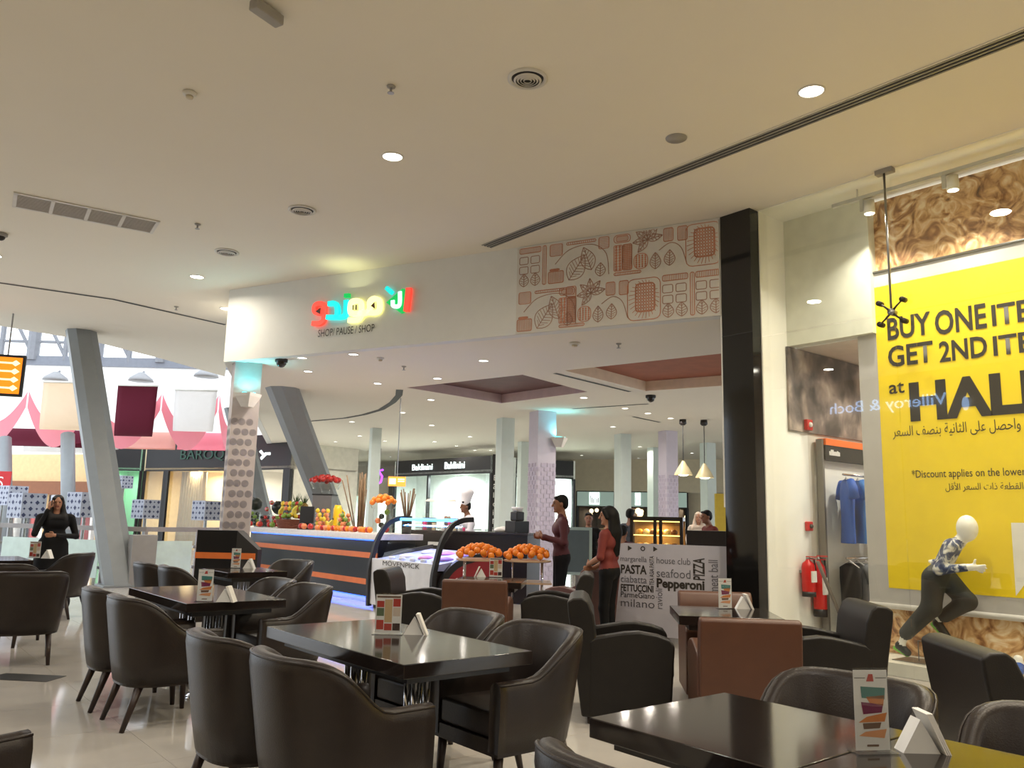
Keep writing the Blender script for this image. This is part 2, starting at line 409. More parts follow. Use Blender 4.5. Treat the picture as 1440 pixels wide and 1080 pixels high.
# ---- enclosing walls out of frame, with the opposite shop whose sign mirrors in the glass
struct(B().box(-8, -3.4, -9, 14, 0, CZ).build('wall_left', CREAM))
struct(B().box(-8, 9, -9.2, -9, 0, CZ).build('wall_behind', CREAM))
l0 = xp(1168, 580, 16.2 + 3.4); l1 = xp(1332, 566, 16.2 + 3.4)
sign = thing('shop_sign', 'lit blue white lettering of the shop opposite, mirrored in the window glass', 'sign', (-3.38, l0[1], l0[2] - 0.05))
SBLUE = emat('blue white sign light', (170, 205, 255), 5.0)
wlen = abs(l1[1] - l0[1])
o = link('lettering', text_mesh('Villeroy & Boch', 0.4, SBLUE, width=wlen, extrude=0.01), sign)
o.rotation_euler = (0, 0, R(90)); sign.location = (-3.37, float(l1[1]), float(l0[2]) - 0.05)
lw = xp(1352, 568, 19.6)
o = tag(B().lathe([(0.16, 0), (0.15, 0.012)], 18).build('shop_emblem', SBLUE), 'small lit round emblem beside the lettering of the shop opposite', 'sign')
o.location = (-3.36, float(lw[1]) - 0.1, float(lw[2])); o.rotation_euler = (0, R(90), 0); o.scale = (1, 0.5, 1)

# ================================================================== CEILING FITTINGS
def downlight(px, py, z, r, label, w, group=None, small=False, col=(1, 0.9, 0.74)):
    p = zp(px, py, z)
    t = thing('downlight', label, 'ceiling light', (p[0], p[1], z), 0, group)
    B().lathe([(r * 0.86, -0.001), (r * 0.9, -0.012), (r, -0.006), (r * 1.02, 0.0)], 24, cap=False).build('trim_ring', LTMET, t, smooth=True)
    B().lathe([(r * 0.88, -0.0025), (0.001, -0.0025)], 24, cap=False).build('lens', LENSC if small else LENS, t)
    if w: area('lamp', (0, 0, -0.02), w, r * 1.8, col, 165, parent=t)
    return t
for px, py, lb in ((552, 220, 'large round downlight left of the slot diffuser'), (1141, 128, 'large round downlight beside the slot diffuser'),
                   (277, 389, 'large round downlight near the shadow gap at left'), (318, 434, 'round downlight half hidden by the fascia corner')):
    downlight(px, py, CZ, 0.115, lb, DOWNLIGHT_W * (1.5 if px > 900 else 1))
# the same rows of downlights go on above and behind the viewer
for x, y in ((4.05, 1.1), (6.07, -2.4), (4.05, -4.8), (1.2, 1.4), (-0.6, 5.2), (1.2, -4.5), (6.07, 0.6), (-1.6, 4.0), (1.4, 14.0), (-1.6, 10.0), (-1.6, -2.0)):
    t = thing('downlight', 'round downlight in the ceiling out of frame', 'ceiling light', (x, y, CZ), 0, 'downlights above and behind the viewer')
    B().lathe([(0.1, -0.001), (0.105, -0.012), (0.117, 0.0)], 24, cap=False).build('trim_ring', LTMET, t, smooth=True)
    B().lathe([(0.1, -0.0025), (0.001, -0.0025)], 24, cap=False).build('lens', LENS, t)
    area('lamp', (0, 0, -0.02), DOWNLIGHT_W * (1.6 if x > 3 else 1), 0.2, (1, 0.86, 0.66) if x > 3 else (1, 0.95, 0.88), 165, parent=t)
# round air diffusers
def diffuser(px, py, r, label):
    p = zp(px, py, CZ); t = thing('air_diffuser', label, 'air vent', (p[0], p[1], CZ))
    B().lathe([(r, -0.001), (r * 1.0, -0.014), (r * 0.86, -0.02), (r * 0.8, -0.004)], 28, cap=False).build('rim', LTMET, t, smooth=True)
    B().lathe([(r * 0.82, -0.002), (0.001, -0.002)], 28, cap=False).build('throat', DARKGRY, t)
    for k in range(4):
        q = r * (0.7 - 0.16 * k)
        B().lathe([(q, -0.022), (q * 0.86, -0.034), (q * 0.84, -0.028), (q * 0.96, -0.018)], 28, cap=False).build('cone', LTMET, t, smooth=True)
diffuser(742, 110, 0.17, 'round cone air diffuser near the top of the picture')
diffuser(425, 295, 0.17, 'round air diffuser above the coloured sign')
diffuser(319, 354, 0.17, 'round air diffuser farthest along the ceiling')
# slot diffuser: bars running along x = 6.48
t = thing('slot_diffuser', 'long dark linear slot diffuser running along the ceiling', 'air vent', (6.5, 5.0, CZ))
B().box(-0.075, 0.075, -9, 3.6, -0.006, -0.001).build('slot_back', DARKGRY, t)
for k in range(4): B().box(-0.082 + k * 0.05, -0.066 + k * 0.05, -9, 3.6, -0.014, -0.002).build('blade', GREYMET, t)
B().box(-0.1, -0.086, -9, 0.75, -0.01, -0.001).build('flange', CEIL, t); 
# rectangular return grille of four panels
ga, gb = zp(18, 285, CZ), zp(213, 323, CZ)
gl = np.linalg.norm((gb - ga)[:2]); ang = math.atan2(gb[1] - ga[1], gb[0] - ga[0])
t = thing('return_grille', 'grey ceiling grille of four panels at upper left', 'air vent', (ga[0], ga[1] - 0.15, CZ), ang)
for k in range(4):
    x0 = k * gl / 4
    p = B().box(x0 + 0.02, x0 + gl / 4 - 0.02, -0.24, 0.24, -0.008, -0.001).build('panel', mat('grille mesh', (178, 172, 164), 0.6), t)
    for j in range(14): B().box(x0 + 0.025, x0 + gl / 4 - 0.025, -0.22 + j * 0.034, -0.212 + j * 0.034, -0.013, -0.008).build('louvre', mat('grille louvre', (166, 160, 154), 0.5), p)
b = B()
for k in range(5): b.box(k * gl / 4 - 0.02, k * gl / 4 + 0.02, -0.26, 0.26, -0.016, -0.001)
b.box(-0.02, gl + 0.02, -0.28, -0.24, -0.016, -0.001).box(-0.02, gl + 0.02, 0.24, 0.28, -0.016, -0.001)
b.build('grille_frame', LTMET, t)
def sprinkler(px, py, z, label, s=1.0):
    p = zp(px, py, z); t = thing('sprinkler_head', label, 'sprinkler', (p[0], p[1], z))
    B().lathe([(0.04 * s, -0.001), (0.038 * s, -0.012), (0.018 * s, -0.02)], 14).build('escutcheon', GREYMET, t, smooth=True)
    B().lathe([(0.012 * s, -0.015), (0.01 * s, -0.06), (0.03 * s, -0.064), (0.03 * s, -0.068)], 12).build('deflector', BRUSH, t)
for px, py, lb in ((550, 121, 'small sprinkler head left of the round cone diffuser'), (278, 315, 'small sprinkler head right of the ceiling grille'), (248, 431, 'tiny sprinkler head beside the shadow gap')):
    sprinkler(px, py, CZ, lb)
sprinkler(568, 515, SZ, 'small sprinkler head under the lower ceiling near the sign'); sprinkler(870, 483, SZ, 'small sprinkler head under the lower ceiling near the mural')
def detector(px, py, z, label, r=0.06):
    p = zp(px, py, z); t = thing('smoke_detector', label, 'smoke detector', (p[0], p[1], z))
    B().lathe([(r, -0.001), (r, -0.02), (r * 0.8, -0.035)], 18).build('base', LTMET, t, smooth=True)
    B().lathe([(r * 0.55, -0.035), (r * 0.5, -0.055), (r * 0.1, -0.06)], 14).build('sensor', mat('detector beige', (196, 184, 158), 0.6), t, smooth=True)
detector(267, 130, CZ, 'beige smoke detector at upper left of the ceiling')
detector(535, 503, SZ, 'round smoke detector under the lower ceiling below the sign'); detector(808, 482, SZ, 'round smoke detector under the lower ceiling below the mural', 0.08)
p = zp(951, 194, CZ); tag(B().lathe([(0.105, -0.001), (0.1, -0.012), (0.001, -0.014)], 22, cap=False).build('ceiling_speaker', GREYMET, loc=(p[0], p[1], CZ), smooth=True), 'flat grey round ceiling speaker left of the slot diffuser', 'speaker')
p = zp(376, 8, CZ); t = thing('exit_sign_bracket', 'grey box fitting hanging from the ceiling at the top edge', 'light fitting', (p[0], p[1], CZ), R(20))
B().box(-0.13, 0.13, -0.045, 0.045, -0.1, -0.02).build('housing', GREYMET, t, bevel=0.01); B().cyl((0, 0, -0.02), (0, 0, 0), 0.02).build('mount', LTMET, t)
p = zp(2, 328, CZ); t = thing('dome_camera', 'small dark dome camera on the ceiling at the left edge', 'camera', (p[0], p[1], CZ))
B().lathe([(0.08, -0.001), (0.08, -0.04), (0.06, -0.05)], 16).build('housing', GREYMET, t, smooth=True); B().sphere((0, 0, -0.05), 0.055, 12, 8).build('dome', BLKM, t, smooth=True)
def dome(px, py, label):
    p = zp(px, py, SZ); t = thing('dome_camera', label, 'camera', (p[0], p[1], SZ))
    B().lathe([(0.1, -0.001), (0.1, -0.05)], 16).build('housing', BLKM, t, smooth=True); B().sphere((0, 0, -0.05), (0.085, 0.085, 0.09), 12, 8).build('dome', BLACK, t, smooth=True)
dome(396, 505, 'black dome camera under the ceiling beside the patterned pillar'); dome(915, 556, 'black dome camera under the ceiling below the wood coffer')
# lower ceiling downlights near the counter
for px, py, lb in ((425, 503, 'lit downlight nearest the patterned pillar'), (497, 498, 'lit downlight below the small lettering'), (433, 522, 'lit downlight above the leaning column head'),
                   (531, 539, 'lit downlight beside the curved slot'), (615, 532, 'lit downlight left of the plum coffer'), (680, 507, 'lit downlight in front of the plum coffer'),
                   (879, 574, 'leftmost of three lit downlights in a row above the cake case'), (911, 581, 'middle of three lit downlights in a row above the cake case'), (943, 588, 'rightmost of three lit downlights in a row above the cake case')):
    downlight(px, py, SZ, 0.085, lb, INNER_W, None, True, (1, 0.9, 0.78))
for px, py in ((606, 562), (566, 580), (607, 598), (495, 593), (506, 613), (541, 620), (472, 621), (611, 621), (642, 627), (401, 599), (661, 614), (818, 640), (821, 559), (862, 600), (900, 628), (898, 644), (973, 637), (975, 650), (690, 633), (668, 633), (549, 642)):
    downlight(px, py, SZ, 0.09, 'small distant downlight in the low mall ceiling', 26 if py < 634 else 0, 'small downlights far along the mall', True, (1, 0.93, 0.84))
# curved slot in the lower ceiling, straight slots
b = B(); pts = [(562, 548), (561, 556), (552, 566), (536, 576), (512, 583), (485, 588), (440, 592), (400, 595)]
for (q0, q1) in zip(pts[:-1], pts[1:]):
    a = zp(*q0, SZ - 0.004); c = zp(*q1, SZ - 0.004); d = (c - a) / np.linalg.norm(c - a); n = np.array([-d[1], d[0], 0]) * 0.07
    b.add([a - n, c - n, c + n, a + n], [(0, 1, 2, 3)])
tag(b.build('curved_slot_diffuser', DARKGRY), 'dark slot sweeping in a curve across the low ceiling', 'air vent')
for (q0, q1, lb) in (((780, 525), (886, 551), 'dark straight slot between the two coffers'), ((805, 575), (912, 568), 'thin dark slot behind the dome camera'), ((890, 586), (928, 594), 'short dark slot in front of the three downlights')):
    a = zp(*q0, SZ - 0.004); c = zp(*q1, SZ - 0.004); d = (c - a) / np.linalg.norm(c - a); n = np.array([-d[1], d[0], 0]) * 0.04
    tag(B().add([a - n, c - n, c + n, a + n], [(0, 1, 2, 3)]).build('ceiling_slot', DARKGRY), lb, 'air vent')

# ================================================================== FASCIA SIGN AND MURAL
def sign_frame(o, px, py, off=-0.02): return frame(o, fp(px, py, off), FT)
def spx(px, py): # pixel -> fascia coordinates (metres right of sign origin, height)
    p = fp(px, py, -0.02); return (float(np.dot(p - SO, FT)), float(p[2] - SO[2]))
SO = fp(440, 455, -0.02)
sg = thing('wall_sign', 'lit coloured Arabic lettering on the white fascia', 'sign'); frame(sg, SO, FT)
ERED = emat('red sign light', (255, 78, 62), 1.0); ECYAN = emat('cyan sign light', (20, 226, 226), 1.0)
EYEL = emat('pale yellow sign light', (255, 252, 176), 1.35); EGRN = emat('green sign light', (0, 190, 90), 0.8); EWHT = emat('white tube light', (215, 255, 250), 1.3)
def zs(x, y): return spx(430 + x / 8.47, 390 + y / 8.47)    # from the 8.47x enlargement of the sign
def arcpts(pts, n=6):
    P = [Vector(p) for p in pts]; out = []
    for i in range(len(P) - 1):
        p0 = P[max(i - 1, 0)]; p1 = P[i]; p2 = P[i + 1]; p3 = P[min(i + 2, len(P) - 1)]
        for k in range(n):
            t = k / n
            out.append(0.5 * ((2 * p1) + (p2 - p0) * t + (2 * p0 - 5 * p1 + 4 * p2 - p3) * t * t + (3 * p1 - p0 - 3 * p2 + p3) * t ** 3))
    return out + [P[-1]]
def letter(name, strokes, m, w, smooth=True, parent=None):
    b = B()
    for s in strokes:
        q = [zs(*p) for p in s]; b.stroke(arcpts(q) if smooth and len(q) > 2 else q, w, -0.05, 0.05)
    return b.build(name, m, parent or sg)
W1 = 0.075
letter('letter', [[(225, 420), (150, 430), (120, 400), (130, 340), (190, 320), (235, 345), (235, 440), (225, 520), (180, 555), (110, 555)]], ERED, W1)
letter('letter', [[(300, 320), (355, 315), (385, 350), (392, 410), (385, 470)], [(280, 480), (385, 482), (460, 475), (490, 440), (495, 300)]], ECYAN, W1)
letter('dot', [[(492, 225), (520, 222)]], EGRN, 0.06)
letter('letter', [[(660, 430), (570, 440), (545, 400), (555, 310), (610, 285), (665, 300), (675, 380), (668, 460), (630, 510), (540, 518)],
                  [(660, 440), (740, 425), (775, 380), (775, 300), (825, 260), (880, 275), (895, 330), (885, 400), (840, 425), (760, 425)]], EYEL, W1)
q = [zs(*p) for p in ((970, 305), (1165, 140), (1192, 145), (1185, 420), (1150, 435))]
b = B(); n = len(q); b.add([(p[0], -0.03, p[1]) for p in q] + [(p[0], 0, p[1]) for p in q], [tuple(range(n))] + [(i, n + i, n + (i + 1) % n, (i + 1) % n) for i in range(n)]); b.build('triangle', EGRN, sg)
letter('letter', [[(1140, 195), (1138, 320), (1110, 355), (1060, 345), (1055, 300)]], EWHT, 0.06)
letter('tick', [[(985, 140), (1030, 182)]], ECYAN, 0.06)
letter('letter', [[(1240, 160), (1215, 385)]], ERED, 0.085)
for tri in ([(205, 370), (140, 415), (200, 450)], [(845, 305), (800, 350), (850, 385)], [(585, 340), (600, 340), (598, 400), (583, 400)], [(620, 338), (635, 338), (633, 398), (618, 398)]):
    q = [zs(*p) for p in tri]; B().add([(p[0], -0.056, p[1]) for p in q], [tuple(range(len(q)))]).build('play_mark', mat('olive sign mark', (110, 100, 40) if tri[0][0] > 300 else (90, 50, 40), .6), sg)
area('sign_glow', (float(0.85), -0.3, 0.5), 1.3, 0.7, (0.95, 1, 0.5), 170, (R(180), 0, 0), sg)
a = spx(447, 474); c = spx(526, 468)
t = thing('sign_lettering', 'thin black SHOP/ PAUSE / SHOP lettering under the coloured sign', 'sign'); frame(t, SO + FT * a[0] + np.array([0, 0, a[1]]), FT)
link('lettering', text_mesh('SHOP/ PAUSE / SHOP', 0.16, INK, width=c[0] - a[0], height=0.115, bold=0.0), t)
# mural: orange line drawing on a pale panel
mo = fp(725, 470, -0.016); mL = float(np.linalg.norm((fp(1013, 446, -0.016) - mo)[:2])); mH = CZ - 0.02 - mo[2]
mu = thing('mural_panel', 'pale wall panel with orange brown line drawings of leaves and buildings', 'mural'); frame(mu, mo, FT)
B().box(0, mL, 0.0, 0.012, 0, mH).build('panel', mat('mural panel', (205, 201, 194), 0.75, var=0.02), mu)
LINE = mat('orange brown drawn line', (190, 132, 106), 0.8, var=0.12); LINE2 = mat('fine brown drawn line', (166, 132, 116), 0.8, var=0.12)
db = B(); fb = B()
LW = 0.011
def rrect(b, x0, z0, x1, z1, r, w=LW):
    pts = []
    for cx, cz, a0 in ((x1 - r, z1 - r, 0), (x0 + r, z1 - r, 90), (x0 + r, z0 + r, 180), (x1 - r, z0 + r, 270)):
        for k in range(4): pts.append((cx + r * math.cos(R(a0 + k * 30)), cz + r * math.sin(R(a0 + k * 30))))
    b.stroke(pts + [pts[0]], w, -0.003, 0, False)
def leaf(b, x, z, L, wd, ang, veins=7):
    u = (math.cos(ang), math.sin(ang)); v = (-u[1], u[0])
    f = lambda t, s: (x + u[0] * L * t + v[0] * wd * s, z + u[1] * L * t + v[1] * wd * s)
    for sgn in (1, -1): b.stroke([f(t / 10, sgn * math.sin(math.pi * (t / 10) ** 0.8)) for t in range(11)], LW, -0.003, 0, False)
    b.stroke([f(0, 0), f(1, 0)], LW, -0.003, 0, False)
    for k in range(1, veins):
        t = k / veins
        for sgn in (1, -1): b.stroke([f(t * 0.9, 0), f(min(1, t * 0.9 + 0.14), sgn * 0.85 * math.sin(math.pi * t ** 0.8))], LW * 0.7, -0.003, 0, False)
def grid_oval(x0, z0, x1, z1):
    rrect(db, x0, z0, x1, z1, 0.08); w, h = x1 - x0, z1 - z0
    rrect(db, x0 + w * .25, z0 + h * .2, x1 - w * .17, z1 - h * .12, 0.05, LW * 1.5)
    for i in range(7):
        for j in range(9):
            cx = x0 + w * (.29 + .08 * i); cz = z0 + h * (.25 + .073 * j); rrect(db, cx - .014, cz - .016, cx + .014, cz + .016, 0.008, LW * .75)
    for k in range(26):
        t = 2 * math.pi * k / 26; c, s_ = math.cos(t), math.sin(t)
        db.stroke([(x0 + w * (.54 + .31 * c), z0 + h * (.54 + .36 * s_)), (x0 + w * (.5 + .47 * c), z0 + h * (.5 + .47 * s_))], LW * .7, -0.003, 0, False)
def hatch(b, x0, z0, x1, z1, n, vert=True):
    rrect(b, x0, z0, x1, z1, 0.02)
    for k in range(1, n):
        t = k / n
        b.stroke([(x0 + (x1 - x0) * t, z0), (x0 + (x1 - x0) * t, z1)] if vert else [(x0, z0 + (z1 - z0) * t), (x1, z0 + (z1 - z0) * t)], LW * .7, -0.003, 0, False)
def tower(x0, z0, x1, z1):
    m = x0 + (x1 - x0) * .45; rrect(db, x0, z0, m, z1, 0.015)
    for i in range(2):
        for j in range(9): db.sphere((x0 + (m - x0) * (.28 + .44 * i), -0.003, z0 + (z1 - z0) * (.06 + .11 * j)), (.018, .001, .02), 8, 4)
    hatch(db, m + .01, z0, x1, z1, 9, True); hatch(db, m + .01, z0, x1, z1, 14, False)
def block(ox, oz, H, kind):
    if kind == 0:      # windows and leaves
        for i in range(2):
            for j in range(2): rrect(fb, ox + .02 + .17 * i, oz + H * (.35 + .24 * j), ox + .15 + .17 * i, oz + H * (.53 + .24 * j), .02)
        hatch(db, ox + .02, oz + H * .86, ox + .34, oz + H * .99, 14); leaf(fb, ox + .09, oz + .02, H * .32, .07, R(90), 5); leaf(fb, ox + .26, oz + .02, H * .32, .07, R(90), 5)
        hatch(db, ox + .37, oz + .02, ox + .42, oz + H * .99, 2)
    if kind == 1:      # big leaves with a pot
        hatch(db, ox + .0, oz + .02, ox + .22, oz + H * .32, 12); hatch(db, ox + .02, oz + H * .34, ox + .16, oz + H * .38, 3, False)
        leaf(fb, ox + .3, oz + .04, H * .68, .13, R(55), 8); leaf(fb, ox + .62, oz + .25 * H, H * .6, .1, R(110), 7); leaf(fb, ox + .74, oz + .04, H * .32, .07, R(88), 5)
        fb.stroke(arcpts([(ox + .1, oz + H * .5), (ox + .3, oz + H * .8), (ox + .62, oz + H * .86), (ox + .82, oz + H * .6), (ox + .86, oz + H * .1)]), LW, -.003)
        hatch(db, ox + .02, oz + H * .7, ox + .2, oz + H * .98, 8, False); hatch(db, ox + .26, oz + H * .92, ox + .68, oz + H * .98, 14); hatch(db, ox + .72, oz + H * .72, ox + .86, oz + H * .99, 7, False)
    if kind == 2:      # tower, tree and petals
        tower(ox, oz + H * .14, ox + .24, oz + H * .74); hatch(db, ox, oz + .02, ox + .36, oz + H * .1, 16); rrect(db, ox, oz + H * .8, ox + .22, oz + H * .98, .04)
        hatch(db, ox + .03, oz + H * .83, ox + .19, oz + H * .95, 8)
        rrect(db, ox + .27, oz + H * .13, ox + .45, oz + H * .48, .07)
        for i in range(4):
            for j in range(6): db.sphere((ox + .3 + .04 * i, -.003, oz + H * (.18 + .05 * j)), (.013, .001, .015), 6, 4)
        leaf(fb, ox + .55, oz + .08 * H, H * .38, .07, R(90), 6); leaf(fb, ox + .73, oz + .12 * H, H * .36, .07, R(88), 6)
        for a_ in (10, 50, 95, 140, 185, 230): leaf(fb, ox + .45, oz + H * .78, .2, .045, R(a_), 4)
        fb.stroke(arcpts([(ox + .6, oz + H * .5), (ox + .75, oz + H * .64), (ox + .88, oz + H * .5), (ox + .95, oz + H * .12)]), LW, -.003)
        hatch(db, ox + .66, oz + H * .68, ox + .78, oz + H * .98, 6); hatch(db, ox + .84, oz + H * .66, ox + .96, oz + H * .98, 6)
    if kind == 3: grid_oval(ox, oz + .02, ox + .43, oz + H * .98)
S = mL / 3.02; h2 = mH * .47
row = [(0.0, 0), (.5, 1), (1.52, 2), (2.55, 3)]; row2 = [(-.32, 1), (.68, 2), (1.72, 3), (2.2, 0), (2.66, 0)]
for ox, k in row: block(ox * S + .02, mH * .52, h2, k)
for ox, k in row2: block(max(ox, 0.0) * S + .02, mH * .01, h2, k)
mx = mL - .01
for nm, bb, mm in (('orange_drawing', db, LINE), ('fine_drawing', fb, LINE2)):
    bb.v = [(min(max(p[0], .01), mx), p[1], min(max(p[2], .01), mH - .01)) for p in bb.v]
    o = bb.build(nm, mm, mu); o['kind'] = 'stuff'

# ================================================================== smooth solid bodies (people, mannequin)
class Solid:
    def __init__(s): s.p = []; s.mats = []
    def mi(s, m):
        if m not in s.mats: s.mats.append(m)
        return s.mats.index(m)
    def cap(s, a, b, r0, r1, m, k=0.025): s.p.append(('c', np.array(a, float), np.array(b, float), r0, r1, s.mi(m), k)); return s
    def ell(s, c, r, m, k=0.02, ax=None): s.p.append(('e', np.array(c, float), np.array(r, float), ax, 0, s.mi(m), k)); return s
    def dist(s, q, P):
        if q[0] == 'c':
            a, b, r0, r1 = q[1:5]; d = b - a; L = max(d @ d, 1e-9)
            t = np.clip(((P - a) @ d) / L, 0, 1)
            return np.linalg.norm(P - a - t[..., None] * d, axis=-1) - (r0 + (r1 - r0) * t)
        c, r, ax = q[1:4]; X = P - c
        if ax is not None: X = X @ ax.T
        n = np.linalg.norm(X / r, axis=-1); g = np.linalg.norm(X / (r * r), axis=-1)
        return n * (n - 1) / np.maximum(g, 1e-6)
    def mesh(s, name, res):
        lo = np.min([np.minimum(q[1] - (max(q[3], q[4]) if q[0] == 'c' else max(q[2])), (q[2] - max(q[3], q[4])) if q[0] == 'c' else q[1] - max(q[2])) for q in s.p], 0) - 3 * res
        hi = np.max([np.maximum(q[1] + (max(q[3], q[4]) if q[0] == 'c' else max(q[2])), (q[2] + max(q[3], q[4])) if q[0] == 'c' else q[1] + max(q[2])) for q in s.p], 0) + 3 * res
        n = np.ceil((hi - lo) / res).astype(int) + 1
        F = np.full(n, 1.0)
        for q in s.p:
            if q[0] == 'c': a = np.minimum(q[1], q[2]) - max(q[3], q[4]); b = np.maximum(q[1], q[2]) + max(q[3], q[4])
            else: a = q[1] - max(q[2]); b = q[1] + max(q[2])
            e = q[6] + 2.5 * res
            i0 = np.maximum(((a - e - lo) / res).astype(int), 0); i1 = np.minimum(((b + e - lo) / res).astype(int) + 2, n)
            sl = tuple(slice(u, v) for u, v in zip(i0, i1))
            g = np.stack(np.meshgrid(*[lo[k] + res * np.arange(i0[k], i1[k]) for k in range(3)], indexing='ij'), -1)
            d = s.dist(q, g); f = F[sl]; k = q[6]
            h = np.clip(0.5 + 0.5 * (f - d) / k, 0, 1); F[sl] = f + (d - f) * h - k * h * (1 - h)
        ins = F < 0; c = np.zeros(n - 1, int); acc = np.zeros(tuple(n - 1) + (3,)); cnt = np.zeros(n - 1)
        off = [(i, j, k) for i in (0, 1) for j in (0, 1) for k in (0, 1)]
        S = lambda A, o: A[o[0]:n[0] - 1 + o[0], o[1]:n[1] - 1 + o[1], o[2]:n[2] - 1 + o[2]]
        for o in off:
            for ax in range(3):
                if o[ax]: continue
                o2 = list(o); o2[ax] = 1
                f0, f1 = S(F, o), S(F, o2); x = (f0 < 0) != (f1 < 0)
                t = np.where(x, f0 / np.where(x, f0 - f1, 1), 0)
                for k in range(3): acc[..., k] += np.where(x, o[k] + (t if k == ax else 0), 0)
                cnt += x
        on = cnt > 0; idx = np.full(n - 1, -1); idx[on] = np.arange(on.sum())
        V = (np.argwhere(on) + acc[on] / cnt[on][:, None]) * res + lo
        Q = []
        for ax in range(3):
            a, b2 = [(1, 2), (2, 0), (0, 1)][ax]
            i1 = [slice(None)] * 3; i1[ax] = slice(1, None); i0 = [slice(None)] * 3; i0[ax] = slice(0, -1)
            A, Bq = ins[tuple(i0)], ins[tuple(i1)]
            for flip, msk in ((0, A & ~Bq), (1, ~A & Bq)):
                g = np.argwhere(msk); g = g[(g[:, a] > 0) & (g[:, b2] > 0) & (g[:, a] < n[a] - 1) & (g[:, b2] < n[b2] - 1)]
                cs = []
                for da, db_ in ((-1, -1), (0, -1), (0, 0), (-1, 0)):
                    h = g.copy(); h[:, a] += da; h[:, b2] += db_; cs.append(idx[h[:, 0], h[:, 1], h[:, 2]])
                cs = np.stack(cs, 1); Q.append(cs[:, ::-1] if flip else cs)
        Q = np.concatenate(Q); Q = Q[(Q >= 0).all(1)]
        ce = V[Q].mean(1); best = np.full(len(ce), 9.0); mi = np.zeros(len(ce), int)
        for q in s.p:
            d = s.dist(q, ce); w = d < best; best[w] = d[w]; mi[w] = q[5]
        me = bpy.data.meshes.new(name); me.from_pydata(V.tolist(), [], Q.tolist())
        for m in s.mats: me.materials.append(m)
        me.polygons.foreach_set('material_index', mi); me.polygons.foreach_set('use_smooth', [True] * len(Q)); me.update()
        return me

# ================================================================== SHOP WINDOW
BX, PX = 8.70, 8.76
pt = xp(1195, 290, PX)
ro = ramp_mat('brown shredded print', [(0.25, (84, 54, 32)), (0.4, (160, 112, 70)), (0.52, (216, 172, 120)), (0.68, (244, 226, 194))], 4.5, 0.55, 10, 2.2)
tag(B().box(PX, PX + 0.02, -4.0, pt[1] - 0.06, 0.121, CZ - 0.03).build('backdrop_poster', ro), 'brown photographic backdrop of shredded bark behind the yellow banner', 'poster')
a, c = xp(1202, 390, BX), xp(1220, 849, BX)
ba = thing('sale_banner', 'large yellow and silver sale banner hanging in the shop window', 'banner'); frame(ba, (BX, a[1], c[2]), (0, -1, 0))
bh = a[2] - c[2]
def bq(px, py, x=BX): p = xp(px, py, x); return (a[1] - p[1], p[2] - c[2])
B().box(0, 6.0, 0, 0.006, 0, bh).build('silver_sheet', SILVER, ba)
y0 = bq(1229, 405); y1 = bq(1245, 826)
B().box(y0[0], 5.4, -0.004, -0.001, y1[1], y0[1]).build('yellow_field', YELLOW, ba)
w0 = bq(1422, 735); w1 = bq(1429, 838)
B().add([(w0[0], -0.006, w0[1]), (w0[0] + 0.9, -0.006, w0[1]), (w0[0] + 0.9, -0.006, w1[1] + 0.25), (w1[0] + 0.16, -0.006, w1[1] + 0.22), (w1[0], -0.006, w1[1])], [(0, 4, 3, 2, 1)]).build('white_patch', PAPER, ba)
B().cyl((-0.05, -0.01, bh), (6.0, -0.01, bh), 0.014).build('top_rail', BRUSH, ba, smooth=True)
B().cyl((0, -0.008, 0.0), (6.0, -0.008, 0.0), 0.03).build('bottom_rail', mat('pale rail', (214, 210, 206), 0.4), ba, smooth=True)
def word(s, xl, xr, ybase, ytop, bold=0.0):
    p = bq(xl, ybase); q = bq(xr, ybase - 30); h = bq(xl, ytop)[1] - p[1]
    me = text_mesh(s, 0.3, INK, width=q[0] - p[0], bold=bold)
    n = len(me.vertices); v = np.empty(n * 3); me.vertices.foreach_get('co', v); v = v.reshape(-1, 3)
    v[:, 2] *= h / max(1e-6, (0.3 * 0.73)); me.vertices.foreach_set('co', v.ravel())
    o = link('lettering', me, ba); o.location = (p[0], -0.008, p[1]); return o
word('BUY', 1249, 1309, 478, 447, 0.007); word('ONE', 1316, 1387, 471, 437, 0.007); word('ITEM', 1396, 1482, 458, 428, 0.007)
word('GET', 1250, 1312, 516, 487, 0.007); word('2ND', 1322, 1388, 509, 480, 0.007); word('ITEM', 1398, 1484, 500, 472, 0.007)
word('at', 1251, 1271, 554, 535, 0.004); word('HALF', 1281, 1480, 590, 538, 0.013)
word('*Discount applies on the lower', 1283, 1441, 672, 661, 0.001)
def aword(s, xl, xr, ybase, hpx):
    p = bq(xl, ybase); q = bq(xr, ybase - 10); me = text_mesh(arabic(s), 0.3, INK, width=q[0] - p[0])
    n = len(me.vertices); v = np.empty(n * 3); me.vertices.foreach_get('co', v); v = v.reshape(-1, 3)
    h = bq(xl, ybase - hpx)[1] - p[1]; v[:, 2] = (v[:, 2]) * h / max(1e-6, v[:, 2].max()); me.vertices.foreach_set('co', v.ravel())
    o = link('lettering', me, ba); o.location = (p[0], -0.008, p[1])
aword('واحصل على الثانية بنصف السعر', 1256, 1436, 614, 14); aword('على القطعة ذات السعر الأقل', 1330, 1462, 689, 11)
